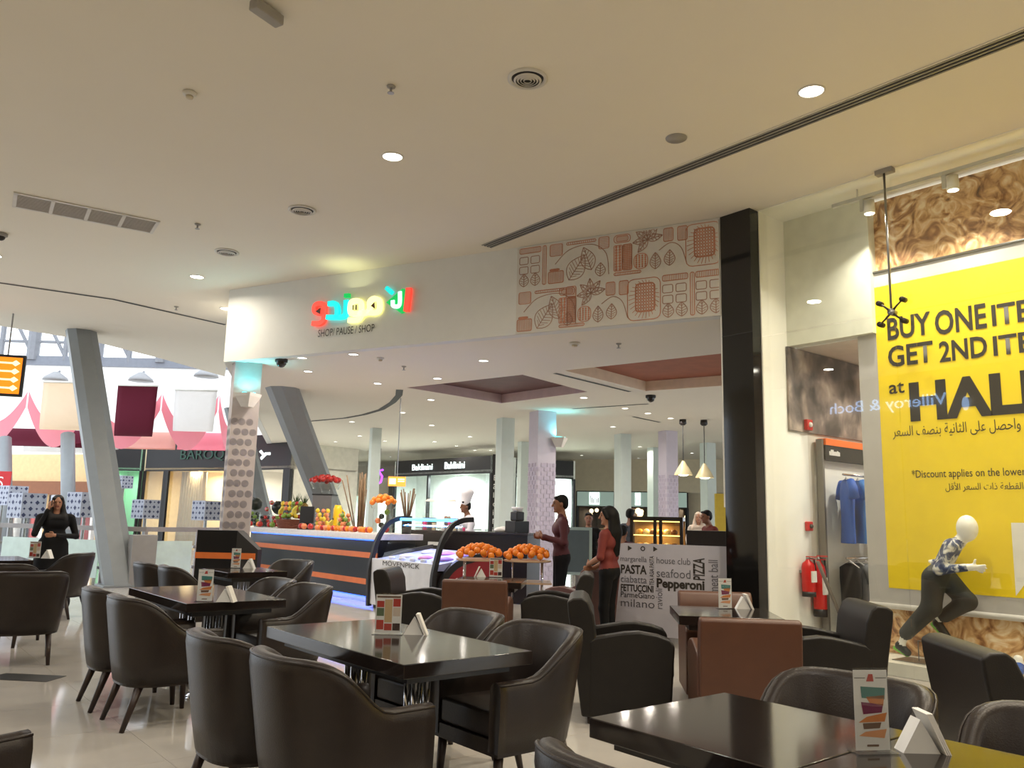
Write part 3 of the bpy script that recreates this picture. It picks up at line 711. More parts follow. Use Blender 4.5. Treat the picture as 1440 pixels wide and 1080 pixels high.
# glass fittings: hanging rod with a four armed spider clamp
r0 = xp(1247, 243, GX - 0.06)
t = thing('glass_spider', 'dark four armed clamp joining the window panes on a hanging rod', 'glass fitting', (GX - 0.06, 3.81, 3.565))
B().cyl((0, 0, 0.0), (0, 0, CZ - 3.565), 0.012).build('rod', BRUSH, t, smooth=True)
B().box(-0.02, 0.06, -0.09, 0.09, CZ - 3.565 - 0.05, CZ - 3.565).build('ceiling_bracket', GREYMET, t)
B().cyl((-0.02, 0, 0), (0.06, 0, 0), 0.035).build('hub', BRUSH, t, smooth=True)
for sy in (-1, 1):
    for sz in (-1, 1):
        o = B().tube([(0, 0, 0), (0.0, sy * 0.06, sz * 0.06), (0.0, sy * 0.12, sz * 0.11)], [0.015, 0.01, 0.008]).build('arm', mat('dark clamp metal', (60, 56, 48), 0.4, 0.6), t, smooth=True)
        B().cyl((-0.025, sy * 0.12, sz * 0.11), (0.055, sy * 0.12, sz * 0.11), 0.027).build('disc', mat('dark clamp metal', (60, 56, 48), 0.4, 0.6), o, smooth=True)
# track lighting in the window box
ta = zp(1180, 280, 4.95); 
t = thing('track_light', 'grey ceiling track carrying two lit spotlights in the shop window', 'track light', (8.33, 4.55, 4.98))
B().box(-0.02, 0.02, -6.0, 0.0, -0.02, 0.02).build('track', mat('track grey', (190, 188, 182), 0.4), t)
B().box(-0.01, 0.01, -0.3, -0.29, 0.02, 0.12).box(-0.01, 0.01, -2.3, -2.29, 0.02, 0.12).build('hanger', LTMET, t)
for px, py in ((1222, 285), (1339, 249), (1500, 205)):
    q = xp(px, py, 8.33); yy = q[1] - 4.55
    h = B().cyl((0, yy, -0.05), (0, yy, -0.2), 0.055, 0.06, 18).build('spot_head', mat('spot white', (214, 210, 200), 0.4), t, smooth=True)
    B().lathe([(0.05, -0.205), (0.001, -0.21)], 16, (0, yy, 0), cap=False).build('lens', LENS, h)
    B().box(-0.015, 0.015, yy + 0.06, yy + 0.1, -0.16, 0.0).build('yoke', mat('track grey', (190, 188, 182), 0.4), h)
    area('lamp', (0.02, yy, -0.23), SHOP_W, 0.1, (1, 0.92, 0.76), 130, (0, R(12), 0), t)
for i, (x, y) in enumerate(((9.6, 4.2), (11.2, 3.5), (10.0, 1.0))):
    t = thing('downlight', 'downlight inside the sports shop', 'ceiling light', (x, y, 3.53), 0, 'downlights inside the sports shop')
    B().lathe([(0.09, -0.0025), (0.001, -0.0025)], 18, cap=False).build('lens', LENS, t); B().lathe([(0.09, -0.004), (0.11, 0)], 18, cap=False).build('trim_ring', LTMET, t)
    area('lamp', (0, 0, -0.02), SHOP_W * 1.2, 0.18, (1, 0.93, 0.8), 160, parent=t)
# graphic panel, header, door post, rail with clothes
SW = 5.36
ga, gb = yp(1105, 487, SW - .01), yp(1208, 620, SW - .01)
tag(B().box(ga[0], gb[0] + 0.6, SW - 0.03, SW - 0.005, 2.52, 3.52).build('graphic_panel', ramp_mat('grey rain print', [(0.35, (70, 64, 62)), (0.5, (122, 110, 104)), (0.63, (168, 152, 140)), (0.8, (206, 196, 186))], 3.5, 0.5, 5, 0.4, (1, 1, 0.8))), 'grey photographic panel with water drops above the rack of blue shirts', 'poster')
t = thing('display_rack', 'tall grey shop rack with orange and black header and two rails', 'clothes rack', (9.11, SW, 0))
B().box(0.0, 0.04, -0.12, -0.04, 0, 2.45).build('post', mat('rack grey', (120, 116, 110), 0.4), t)
B().box(1.9, 1.96, -0.4, -0.04, 0, 2.45).build('post', mat('rack grey', (120, 116, 110), 0.4), t)
hd = B().box(0.04, 1.9, -0.14, -0.04, 2.2, 2.38).build('header', BLKM, t)
B().box(0.04, 1.9, -0.15, -0.04, 2.38, 2.46).build('orange_strip', mat('orange acrylic', (236, 112, 40), 0.4), t)
b = B()
for k, h_ in enumerate((.05, .07, .07, .05, .05, .06, .05)): b.box(.12 + k * .036, .145 + k * .036, -.147, -.141, 2.26, 2.26 + h_)
b.build('header_print', PAPER, hd)
B().box(0.06, 1.9, -0.06, -0.04, 0.05, 2.2).build('back_panel', WHITE, t)
for z in (2.02, 1.05): B().cyl((0.06, -0.34, z), (1.9, -0.34, z), 0.013).build('rail', CHROME, t, smooth=True)
B().box(0.06, 1.9, -0.4, -0.04, 0.0, 0.06).build('base', BLKM, t)
def garment(x, z, col, name, label, grp, w=0.5, h=0.74, long=False, rot=42):
    g = thing(name, label, 'clothing', (x, SW - 0.34, z), R(rot), grp)
    B().tube([(0, 0, 0.0), (0.0, 0, 0.03), (0.02, 0, 0.05)], 0.004, 6).tube([(-w * .42, 0, -0.07), (0, 0, 0.0), (w * .42, 0, -0.07)], 0.007, 6).build('hanger', mat('white hanger', (220, 220, 220), 0.4), g)
    b = B(); prof = [(0.0, .16, .03), (.06, .46, .05), (.2, .46, .06), (.5, .44, .055), (1.0, .46, .06)]
    V = []; n = 14
    for t_, ww, dd in prof:
        for i in range(n):
            q = 2 * math.pi * i / n; V.append((w * ww * math.cos(q), dd * math.sin(q) * (1 + .25 * math.sin(5 * q + t_ * 3)), -0.03 - h * t_))
    F = [(k * n + i, k * n + (i + 1) % n, (k + 1) * n + (i + 1) % n, (k + 1) * n + i) for k in range(len(prof) - 1) for i in range(n)]
    b.add(V, F + [tuple(range(n))]).build('fabric', col, g, smooth=True)
    if not long:
        for s in (-1, 1): B().tube([(s * w * .38, 0, -.06), (s * w * .56, 0, -.14), (s * w * .62, 0, -.25)], [.05, .055, .06], 10).build('sleeve', col, g, smooth=True)
    return g
BLUES = [mat('royal blue jersey', (28, 84, 178), 0.6), mat('mid blue jersey', (52, 116, 190), 0.6), mat('navy jersey', (24, 48, 110), 0.6)]
DARKS = [mat('charcoal trousers', (44, 42, 42), 0.7), mat('white track top', (220, 222, 224), 0.7), mat('grey track top', (120, 122, 126), 0.7)]
for i in range(5):
    garment(9.24 + i * 0.27, 1.99, BLUES[i % 3], 'hanging_shirt', 'blue sports shirt hanging on the upper rail', 'blue shirts on the upper rail')
for i in range(8):
    k = (0, 2, 1, 0, 0, 1, 2, 0)[i]
    garment(9.24 + i * 0.18, 1.02, DARKS[k], 'hanging_garment', ['charcoal trousers hanging on the lower rail', 'white track top hanging on the lower rail', 'grey track top hanging on the lower rail'][k], 'garments on the lower rail', h=0.8, long=k == 0, w=.38, rot=66)
# wall devices and extinguishers on the white reveal
def onw(px, py): return yp(px, py, SW)
def ext(px, pyt, pyb, lab, off):
    a_, b_ = onw(px, pyt), onw(px, pyb); h = a_[2] - b_[2]
    t = thing('fire_extinguisher', lab, 'fire extinguisher', (a_[0], SW - 0.1 - off, b_[2])); r = 0.075
    B().lathe([(r * .9, 0), (r, .02), (r, h * .72), (r * .85, h * .8), (r * .35, h * .87), (r * .3, h * .9)], 20).build('cylinder', RED, t, smooth=True)
    B().lathe([(r * 1.02, 0), (r * 1.02, h * .12)], 20).build('base_band', BLKM, t, smooth=True)
    B().cyl((0, 0, h * .88), (0, 0, h * .95), .022).build('valve', BRUSH, t, smooth=True)
    B().box(-.012, .012, -.11, .02, h * .95, h * .975).box(-.012, .012, -.09, .02, h * .9, h * .915).build('handle', RED, t)
    B().tube([(0.02, 0, h * .92), (.09, -.02, h * .9), (.1, -.03, h * .7), (.085, -.03, h * .35)], .01, 8).build('hose', BLKM, t, smooth=True)
    B().box(-.045, .045, -r - .003, -r + .02, h * .35, h * .62).build('paper_label', PAPER, t)
    B().box(-.03, .03, r * .8, .1 + off, h * .55, h * .62).build('wall_bracket', BRUSH, t)
ext(1125, 780, 838, 'black based red fire extinguisher nearer the glass, hung on the white wall', 0.0)
ext(1140, 778, 866, 'taller red fire extinguisher beside the shop rack post', 0.0)
for px, py, nm, lb, s in ((1131, 598, 'fire_alarm', 'red fire alarm sounder high on the white shop wall', .065), (1135, 740, 'call_point', 'small red call point above the fire extinguishers', .055)):
    q = onw(px, py); t = thing(nm, lb, 'fire alarm', (q[0], SW - (.03 if nm == 'fire_alarm' else 0), q[2]))
    B().box(-s, s, -.05, 0, -s, s).build('case', RED, t, bevel=.012); B().sphere((0, -.05, 0), (s * .5, .03, s * .5), 10, 6).build('face', PAPER if nm == 'fire_alarm' else BLKM, t, smooth=True)
# dark trolley and slanting bar leaning in the corner
q0, q1, q2 = yp(1150, 790, 4.55), yp(1175, 850, 4.55), yp(1190, 886, 4.55)
tag(B().tube([tuple(q0), tuple(q1), tuple(q2), (q2[0] + .1, 4.55, .02)], .018, 8).build('leaning_bar', mat('dull bar metal', (110, 104, 96), .5), smooth=True), 'grey metal bar leaning down behind the right dark armchair', 'bar')
# mannequin
MX = 8.40
def mp(x, y, dx=0.0): q = xp(1200 + x / 4.154, 700 + y / 4.154, MX + dx); return q
SHIRT = ramp_mat('floral shirt print', [(.40, (40, 52, 92)), (.48, (90, 100, 128)), (.55, (196, 194, 190)), (.7, (228, 226, 220))], 14, .7, 3, .8)
TROU = mat('charcoal jogging trousers', (50, 52, 50), .7, var=.15); MANQ = mat('white mannequin', (238, 236, 230), .3, var=.01); SHOE = mat('black trainer', (30, 32, 32), .5); SOLE = mat('lime sole', (120, 200, 70), .5)
s = Solid()
hd = mp(665, 178); s.ell(hd, (.085, .096, .125), MANQ); s.cap(mp(628, 245), hd - [0, 0, .06], .05, .05, MANQ)
s.cap(mp(618, 262), mp(625, 250), .058, .052, SHIRT)
for dx in (-.07, .07):
    s.cap(mp(575, 290, dx), mp(505, 430, dx * .75), .085, .08, SHIRT, .04)
s.cap(mp(575, 285, -.14), mp(575, 285, .14), .055, .055, SHIRT, .04)
# near arm and far arm
e = mp(500, 420, -.2); w = mp(655, 408, -.17)
s.cap(mp(570, 285, -.15), e, .055, .05, SHIRT); s.cap(e, w, .05, .035, SHIRT)
hnd = mp(700, 405, -.16); s.cap(w, hnd, .03, .034, MANQ, .015)
for k, (dx_, dy_) in enumerate(((770, 395), (776, 412), (768, 427), (755, 438))): s.cap(hnd, mp(dx_, dy_, -.16 + .012 * k), .017, .011, MANQ, .01)
s.cap(hnd, mp(712, 362, -.17), .015, .011, MANQ, .01)
e2 = mp(540, 400, .2); s.cap(mp(570, 285, .15), e2, .055, .05, SHIRT); w2 = mp(480, 380, .22); s.cap(e2, w2, .05, .035, SHIRT); s.cap(w2, mp(450, 372, .22), .03, .02, MANQ)
s.cap(mp(500, 445, -.06), mp(500, 445, .06), .1, .1, TROU, .04)
k1 = mp(665, 605, .08); a1 = mp(535, 690, .08)
s.cap(mp(540, 470, .07), k1, .105, .085, TROU, .04); s.cap(k1, a1, .085, .062, TROU, .03)
k2 = mp(455, 640, -.08); a2 = mp(310, 790, -.08)
s.cap(mp(470, 470, -.07), k2, .11, .09, TROU, .04); s.cap(k2, a2, .088, .066, TROU, .03)
s.cap(mp(505, 705, .08), mp(490, 735, .08), .035, .035, MANQ, .01); s.cap(mp(300, 800, -.08), mp(285, 850, -.08), .035, .035, MANQ, .01)
s.cap(mp(490, 728, .08), mp(548, 808, .08), .042, .034, SHOE, .015); s.cap(mp(462, 738, .08), mp(545, 828, .08), .02, .018, SOLE, .006)
s.cap(mp(270, 862, -.08), mp(318, 905, -.08), .042, .034, SHOE, .015); s.cap(mp(243, 876, -.08), mp(315, 920, -.08), .02, .018, SOLE, .006)
man = thing('mannequin', 'white running mannequin in floral shirt and charcoal trousers in the window', 'mannequin')
me = s.mesh('body', .011); link('body', me, man)
q = mp(330, 930); B().box(8.28, 8.6, q[1] - .2, q[1] + .12, .12, .128).build('base_plate', BRUSH, man)
q2 = mp(370, 800); B().tube([(8.42, q2[1], .128), (8.42, q2[1], .32), (8.42, q2[1] - .22, .32), (8.42, q2[1] - .22, .128)], .006, 6).build('support_rod', BRUSH, man, smooth=True)
# blue and white trainer on the plinth
q = xp(1432, 928, 8.45); t = thing('trainer_shoe', 'blue white and yellow trainer on the window plinth', 'shoe', (8.45, q[1], .12), R(200))
s = Solid(); BL = mat('shoe blue', (40, 84, 170), .5); YL = mat('shoe yellow', (230, 210, 60), .5)
s.cap((-.1, 0, .06), (.08, 0, .045), .05, .036, BL); s.cap((-.1, 0, .09), (-.1, 0, .13), .045, .04, PAPER); s.cap((-.12, 0, .02), (.11, 0, .02), .022, .022, PAPER, .006); s.cap((0, -.045, .05), (.02, -.03, .085), .012, .012, YL, .004)
link('upper', s.mesh('upper', .009), t)

# ================================================================== FURNITURE
def tub_chair(name, label, leather, legm, group):
    t = thing(name, label, 'chair', group=group)
    hw, yb, yf, zb, th = .29, -.04, .27, .285, .075
    path = [(hw - .0 * i, yf + (yb - yf) * i / 6) for i in range(6)]
    arc = [(math.copysign(hw * abs(math.cos(q)) ** .76, math.cos(q)), yb - .27 * abs(math.sin(q)) ** .76) for q in [math.pi * i / 22 for i in range(23)]]
    path = path + arc + [(-p[0], p[1]) for p in path[::-1]]
    n = len(path); V = []; F = []; tops = []; inner = []
    for i, p in enumerate(path):
        a, c = path[max(i - 1, 0)], path[min(i + 1, n - 1)]; d = Vector((c[0] - a[0], c[1] - a[1])).normalized(); nx, ny = -d.y, d.x
        if nx * p[0] + ny * (p[1] - .1) < 0: nx, ny = -nx, -ny
        q = min(max((.06 - p[1]) / .34, 0), 1); q = q * q * (3 - 2 * q)
        h = .615 + .222 * q; lean = .02 + .13 * q
        prof = [(0, zb), (.006, .42), (.008, h - .06), (.0, h - .022), (-.018, h - .004), (-.038, h), (-.058, h - .006), (-th, h - .03), (-th - .002, .5), (-th, .4), (-th, zb)]
        for off, z in prof:
            k = off + lean * (z - zb); V.append((p[0] + nx * k, p[1] + ny * k, z))
        k = -.004 + lean * (h - zb - .012); tops.append((p[0] + nx * k, p[1] + ny * k, h - .014)); inner.append((p[0] - nx * (th - .004), p[1] - ny * (th - .004)))
    m = 11
    for i in range(n - 1):
        for j in range(m):
            k = (j + 1) % m; F.append((i * m + j, i * m + k, (i + 1) * m + k, (i + 1) * m + j))
    F += [tuple(range(m)), tuple(range((n - 1) * m + m - 1, (n - 1) * m - 1, -1))]
    B().add(V, F).build('shell', leather, t, smooth=True)
    B().tube(tops, .006, 6).build('piping', leather, t, smooth=True)
    ins = inner[2:-2]; ins[0] = (inner[0][0], yf - .01); ins[-1] = (inner[-1][0], yf - .01)
    B().prism(ins[::-1], .34, .47).build('seat', leather, t, bevel=.022, seg=3)
    ot = [(p[0] * .985, p[1] * .985) for p in path]
    B().prism(ot[::-1], .268, .34).build('seat_frame', leather, t)
    for s in (-1, 1):
        B().cyl((s * .235, .22, .275), (s * .245, .235, 0), .026, .016, 10).build('leg', legm, t, smooth=True)
        B().cyl((s * .2, -.22, .275), (s * .215, -.31, 0), .028, .016, 10).build('leg', legm, t, smooth=True)
    return t
def club_chair(name, label, leather, group, h=.86, curl=.06, w=.72, d=.70, at=.12, ah=.62):
    t = thing(name, label, 'armchair', group=group); y0, y1 = -d / 2, d / 2
    def ext(prof, x0, x1, nm, bev):
        n = len(prof); V = [(x0, p[0], p[1]) for p in prof] + [(x1, p[0], p[1]) for p in prof]
        B().add(V, [tuple(range(n - 1, -1, -1)), tuple(range(n, 2 * n))] + [(i, (i + 1) % n, n + (i + 1) % n, n + i) for i in range(n)]).build(nm, leather, t, bevel=bev, seg=3)
    armp = [(y0 + .1, .05), (y1 - .03, .05), (y1, ah - .07), (y1 - .03, ah - .03), (y1 - .12, ah), (y1 - .25, ah + .018), (0, ah + .01), (y0 + .14, ah - .03), (y0 + .1, ah - .06)]
    for s in (-1, 1): ext(armp, s * w / 2, s * (w / 2 - at), 'arm', .018)
    bk = [(y0 + .17, .05), (y0 + .17, .4), (y0 + .13, h - .12), (y0 + .09, h - .03), (y0 + .05, h), (y0 - curl * .3, h - .005), (y0 - curl, h - .03), (y0 - curl * .9, h - .1), (y0 + .01 - curl * .4, h * .6), (y0 + .05, .05)]
    ext(bk, -w / 2 + .005, w / 2 - .005, 'backrest', .016)
    B().box(-w / 2 + at, w / 2 - at, y0 + .15, y1 - .02, .06, .3).build('seat_base', leather, t, bevel=.01)
    B().box(-w / 2 + at + .004, w / 2 - at - .004, y0 + .15, y1 + .005, .3, .46).build('seat_cushion', leather, t, bevel=.03, seg=3)
    for sx in (-1, 1):
        for sy in (y0 + .11, y1 - .06): B().cyl((sx * (w / 2 - .06), sy, .05), (sx * (w / 2 - .06), sy, 0), .024, .02, 10).build('foot', WOODLEG, t, smooth=True)
    return t
def table(name, label, x0, x1, y0, y1, ped, group=None, rz=0, c=None, h=.75):
    cx, cy = ((x0 + x1) / 2, (y0 + y1) / 2) if c is None else c; w, d = (x1 - x0) / 2, (y1 - y0) / 2
    t = thing(name, label, 'table', (cx, cy, 0), rz, group)
    B().box(-w, w, -d, d, h - .065, h).build('tabletop', TABLE, t, bevel=.004)
    B().box(-w * .8, w * .8, -d * .88, d * .88, h - .105, h - .065).build('under_frame', TABLEB, t)
    for k in ped:
        p = B().lathe([(.185, 0), (.185, .012), (.16, .03), (.09, .05), (.06, .08), (.055, .1)], 28, (0, k, 0)).build('pedestal', CHROME, t, smooth=True)
        for i in range(4):
            a_ = math.pi / 4 + i * math.pi / 2
            B().cyl((.05 * math.cos(a_), k + .05 * math.sin(a_), .06), (.05 * math.cos(a_), k + .05 * math.sin(a_), h - .105), .019, n=12).build('tube', CHROME, p, smooth=True)
        B().box(-.16, .16, k - .16, k + .16, h - .112, h - .105).build('mount_plate', BRUSH, p)
    return t
tT = table('dining_table', 'long dark polished table in the middle foreground', 2.055, 2.815, 3.234, 4.741, (-.29, .35), 'dark polished dining tables')
table('dining_table', 'dark table with yellow reflection at the bottom right, beside the menu card', 2.055, 2.8, .585, 1.324, (.2,), 'dark polished dining tables')
table('dining_table', 'dark square table with bright reflections at the bottom right', 2.055, 2.8, 1.33, 2.066, (.22,), 'dark polished dining tables')
table('dining_table', 'long dark table with chrome base at left, behind two tub chairs', 2.05, 2.81, 6.15, 7.645, (-.31, .34), 'dark polished dining tables')
table('dining_table', 'dark table before the black striped counter', 3.45, 4.15, 9.1, 9.9, (0,), 'dark polished dining tables')
table('dining_table', 'dark table at far left in front of the woman on the phone', 1.3, 2.05, 12.0, 13.1, (0,), 'dark polished dining tables')
U = np.array([.7071, -.7071]); Vv = np.array([.7071, .7071])
TC2 = np.array([5.31, 3.91]); TC1 = np.array([5.65, 7.22]); TC3 = np.array([5.2, 1.14])
table('lounge_table', 'dark square table between the tan armchairs at right', -.37, .37, -.37, .37, (0,), 'lounge tables', R(-45), TC2)
table('lounge_table', 'dark square table behind the tan armchair near the orange trays', -.37, .37, -.37, .37, (0,), 'lounge tables', R(-45), TC1)
CH = tub_chair('tub_chair', 'x', LEATHER, WOODLEG, 'dark brown tub chairs')
def place(x, y, deg, label): # deg: direction the sitter looks, from +x
    if not place.used: place.used = True; CH.location = (x, y, 0); CH.rotation_euler = (0, 0, R(deg - 90)); CH['label'] = label; return CH
    return dup(CH, (x, y, 0), R(deg - 90), label)
place.used = False
place(1.82, 3.33, 2, 'dark tub chair nearest the viewer, seen from behind, at the middle foreground table')
place(1.78, 4.03, 0, 'dark tub chair seen from behind at the far left end of the middle foreground table')
place(2.87, 3.52, 180, 'dark tub chair facing left at the right side of the middle foreground table')
place(2.88, 4.2, 182, 'dark tub chair half hidden behind the menu card of the middle foreground table')
place(1.9, 6.04, 2, 'dark tub chair with full side showing at the left table')
place(1.88, 6.70, -2, 'narrowly seen dark tub chair behind another at the left table')
place(2.87, 6.4, 181, 'dark tub chair facing left at the right side of the left table')
place(2.87, 7.08, 179, 'farther dark tub chair on the right side of the left table')
place(1.83, 1.46, 0, 'dark tub chair cut off by the bottom edge at the right table')
place(2.87, 1.7, 180, 'round backed tub chair behind the menu card on the right table')
place(2.87, .95, 180, 'dark tub chair in the bottom right corner')
place(1.5, 8.95, 84, 'large dark chair seen from behind at the left edge')
place(2.42, 12.35, 140, 'dark chair with rounded back in front of the woman on the phone')
place(.3, 3.65, 20, 'brown chair corner cut off at the bottom left edge')
place(1.55, 10.2, 60, 'brown chair behind the large dark chair at the left edge')
place(3.08, 9.86, 0, 'far brown chair left of the table before the striped counter')
place(3.14, 9.16, -3, 'nearer brown chair left of the table before the striped counter')
place(4.38, 9.85, 200, 'dark chair standing against the striped counter')
place(1.2, 12.4, 0, 'small brown chair end at the far left edge')
def cplace(src, pos, deg, label):
    if src['used'] == 0: src['used'] = 1; src.location = (pos[0], pos[1], 0); src.rotation_euler = (0, 0, R(deg - 90)); src['label'] = label; return src
    r = dup(src, (pos[0], pos[1], 0), R(deg - 90), label); del r['used']; return r
DK = club_chair('club_armchair', 'x', LEATHER2, 'dark club armchairs'); DK['used'] = 0
TN = club_chair('club_armchair', 'x', TAN, 'tan club armchairs', .82, .02, .64, .68); TN['used'] = 0
RS = club_chair('club_armchair', 'x', ROSE, 'tan club armchairs', .86, .04, .66, .64); RS['used'] = 0
P2 = lambda c, u, v: c + U * u + Vv * v
cplace(TN, P2(TC2, .0, -.74), 45, 'tan armchair seen squarely from behind at right')
cplace(TN, P2(TC2, .08, .74), 225, 'tan armchair facing the viewer behind the right lounge table')
cplace(DK, P2(TC2, -.76, -.12), -45, 'dark armchair in profile left of the large tan armchair')
cplace(DK, P2(TC2, .71, .0), 135, 'dark armchair in front of the fire extinguishers')
cplace(TN, P2(TC1, -.02, -.76), 45, 'tan armchair seen from behind in front of the orange trays')
cplace(DK, P2(TC1, -.76, -.2), -45, 'dark armchair in front of the ice cream cabinet')
cplace(DK, P2(TC1, .72, -.05), 135, 'dark armchair right of the tan armchair by the orange trays')
cplace(DK, (4.64, 1.58), -45, 'dark armchair in profile at the right edge in front of the mannequin')
cplace(TN, (6.2, 1.64), 225, 'tan armchair back cut off by the right edge')
cplace(RS, (7.1, 7.3), 100, 'rose brown armchair in front of the man in maroon')
for s_ in (DK, TN, RS):
    if 'used' in s_: del s_['used']
# ---- menu cards and napkin holders
PATCH = [mat('card teal', (70, 130, 124), .6), mat('card orange', (214, 132, 70), .6), mat('card plum', (128, 40, 84), .6), mat('card peach', (226, 160, 112), .6), mat('card red', (186, 62, 50), .6), mat('card brown', (120, 92, 74), .6)]
def menu(x, y, z, deg, label, style=0, s=1.0):
    t = thing('menu_card', label, 'menu card', (x, y, z), R(deg), 'menu cards on the tables')
    w, h = (.05 * s, .215 * s) if style == 0 else (.068 * s, .2 * s)
    B().box(-w - .012, w + .012, -.035, .035, 0, .004).build('stand_foot', ACRYL, t); B().box(-w - .003, w + .003, -.003, -.0015, .004, h + .006).build('acrylic_front', ACRYL, t)
    c_ = B().box(-w, w, -.0005, .0005, .006, h).build('card', PAPER, t)
    def q(x0, z0, x1, z1, x2, z2, x3, z3, m, nm='print'):
        B().add([(a_ * w, -.0012, h * b_) for a_, b_ in ((x0, z0), (x1, z1), (x2, z2), (x3, z3))], [(0, 1, 2, 3)]).build(nm, m, c_)
    if style == 0:
        q(-.55, .66, .8, .64, .85, .78, -.6, .8, PATCH[0]); q(-.1, .6, .7, .56, .8, .69, -.3, .67, PATCH[1]); q(-.5, .46, .6, .48, .7, .58, -.6, .61, PATCH[2])
        q(-.8, .36, .75, .37, .9, .48, -.3, .43, PATCH[1]); q(-.5, .28, .45, .29, .55, .36, -.55, .35, PATCH[5]); q(-.8, .2, .7, .17, .85, .28, -.4, .25, PATCH[3])
        q(-.95, .9, -.3, .9, -.3, .908, -.95, .908, INK); q(.3, .9, .95, .9, .95, .908, .3, .908, INK); q(-.25, .86, .2, .86, .15, .95, -.1, .95, PATCH[4]); q(-.35, .07, .35, .07, .35, .095, -.35, .095, PATCH[5])
    else:
        q(-.9, .68, -.35, .68, -.35, .84, -.9, .84, PATCH[4]); q(-.9, .46, -.35, .46, -.35, .66, -.9, .66, mat('card green', (104, 118, 88), .6)); q(-.3, .3, .28, .3, .28, .88, -.3, .88, mat('card sand', (206, 176, 132), .6))
        q(.34, .7, .9, .7, .9, .9, .34, .9, PATCH[4]); q(.34, .46, .9, .46, .9, .68, .34, .68, mat('card pale', (214, 196, 178), .6)); q(-.9, .12, -.35, .12, -.35, .36, -.9, .36, PATCH[4])
        q(-.3, .1, .28, .1, .28, .27, -.3, .27, PATCH[4]); q(.34, .1, .9, .1, .9, .28, .34, .28, mat('card dark', (60, 36, 34), .6)); q(-.9, .92, .9, .92, .9, .97, -.9, .97, PATCH[5])
def napkins(x, y, z, deg, label):
    t = thing('napkin_holder', label, 'napkin holder', (x, y, z), R(deg), 'napkin holders on the tables')
    pr = [(-.055, 0), (.055, 0), (.0, .095)]
    B().add([(p[0], -.03, p[1]) for p in pr] + [(p[0], .03, p[1]) for p in pr], [(2, 1, 0), (3, 4, 5), (0, 1, 4, 3), (1, 2, 5, 4), (2, 0, 3, 5)]).build('holder', mat('white plastic', (226, 226, 224), .35), t)
    for k in range(3):
        o = .006 + .006 * k
        B().add([(.058 + o, -.045, .0), (.062 + o, -.045, .0), (.012 + o, -.045, .115), (.006 + o, -.045, .113), (.058 + o, .045, .0), (.062 + o, .045, .0), (.012 + o, .045, .115), (.006 + o, .045, .113)],
                [(0, 1, 2, 3), (7, 6, 5, 4), (0, 4, 5, 1), (1, 5, 6, 2), (2, 6, 7, 3), (3, 7, 4, 0)]).build('napkin', PAPER, t)
VD = -39
for px, py, st, lb, lb2 in ((1228, 1058, 0, 'tall menu card on the right foreground table', 'white napkin wedge beside the menu card on the right foreground table'),
                            (545, 892, 1, 'food photo menu card on the middle foreground table', 'white napkin wedge on the middle foreground table'),
                            (287, 846, 0, 'menu card on the left table', 'white napkin wedge on the left table'),
                            (331, 799, 0, 'menu card on the table before the striped counter', 'white napkin wedge on the table before the striped counter'),
                            (48, 785, 1, 'menu card on the table at the far left', 'white napkin wedge on the table at the far left'),
                            (1020, 856, 0, 'menu card on the right lounge table', 'white napkin wedge on the right lounge table'),
                            (697, 812, 1, 'menu card on the lounge table by the orange trays', 'white napkin wedge on the lounge table by the orange trays')):
    p = zp(px, py, .75); s_ = 1.08
    menu(p[0], p[1], .75, VD + (8 if st == 0 else 0), lb, st, s_)
    v = np.array([MC[0][0], MC[1][0]]); sgn = -1 if px == 697 else 1
    q = p[:2] + v * (.14 if px != 697 else -.17) + np.array([.02, .02])
    napkins(q[0], q[1], .75, VD if sgn == 1 else VD + 180, lb2)
# floor access panel
p = zp(40, 953, .001); tag(B().box(-.3, .25, -.13, .13, .0, .004).build('floor_grate', DARKGRY, loc=(p[0], p[1], 0), rz=R(-45)), 'dark grate set in the floor at the left', 'floor grate')

# ================================================================== JUICE COUNTER, ICE CREAM CABINET, TRAYS
FX = 6.92
cy0 = xp(531, 752, FX)[1]; cy1 = 17.2
t = thing('juice_counter', 'black counter with orange stripes and a pale stone top', 'counter', (FX, cy0, 0))
Lc = cy1 - cy0
B().box(.03, .75, .02, Lc, .1, 1.02).build('body', NAVY, t, bevel=.004)
B().box(-.06, .85, -.06, Lc, 1.02, 1.12).build('stone_top', mat('pale stone top', (214, 208, 206), .3, var=.06, scale=20), t, bevel=.008)
z1 = xp(519, 781, FX)[2]; z2 = xp(513, 818, FX)[2]
for zc in (z1, z2): B().box(.018, .04, .02, Lc, zc - .045, zc + .045).build('orange_stripe', ORANGE, t)
B().box(.1, .7, .05, Lc, 0, .1).build('toe_kick', mat('pale toe kick', (190, 186, 200), .4), t)
BLUEL = emat('blue led light', (40, 90, 255), 6.0)
B().box(-.03, -.01, .1, Lc - .2, 1.005, 1.018).build('led_strip', BLUEL, t); B().box(.06, .09, .1, Lc - .2, .085, .1).build('led_strip', BLUEL, t)
for z_, w_ in ((1.0, 9), (.08, 7)):
    la = area('lamp', (-.02 if z_ > .5 else .07, Lc / 2, z_), w_, .03, (.15, .25, 1), 170, parent=t); la.data.shape = 'RECTANGLE'; la.data.size = .02; la.data.size_y = float(Lc * .9)
p = dp(278, 745, 12.4); q = dp(334, 745, 12.4)
t = thing('pillar_counter', 'low black counter end with orange stripe before the patterned pillar', 'counter', (p[0], p[1], 0), math.atan2(q[1] - p[1], q[0] - p[0]))
wl = float(np.linalg.norm((q - p)[:2])); hh = float(p[2])
B().box(0, wl, 0, .3, 0, hh).build('body', NAVY, t)
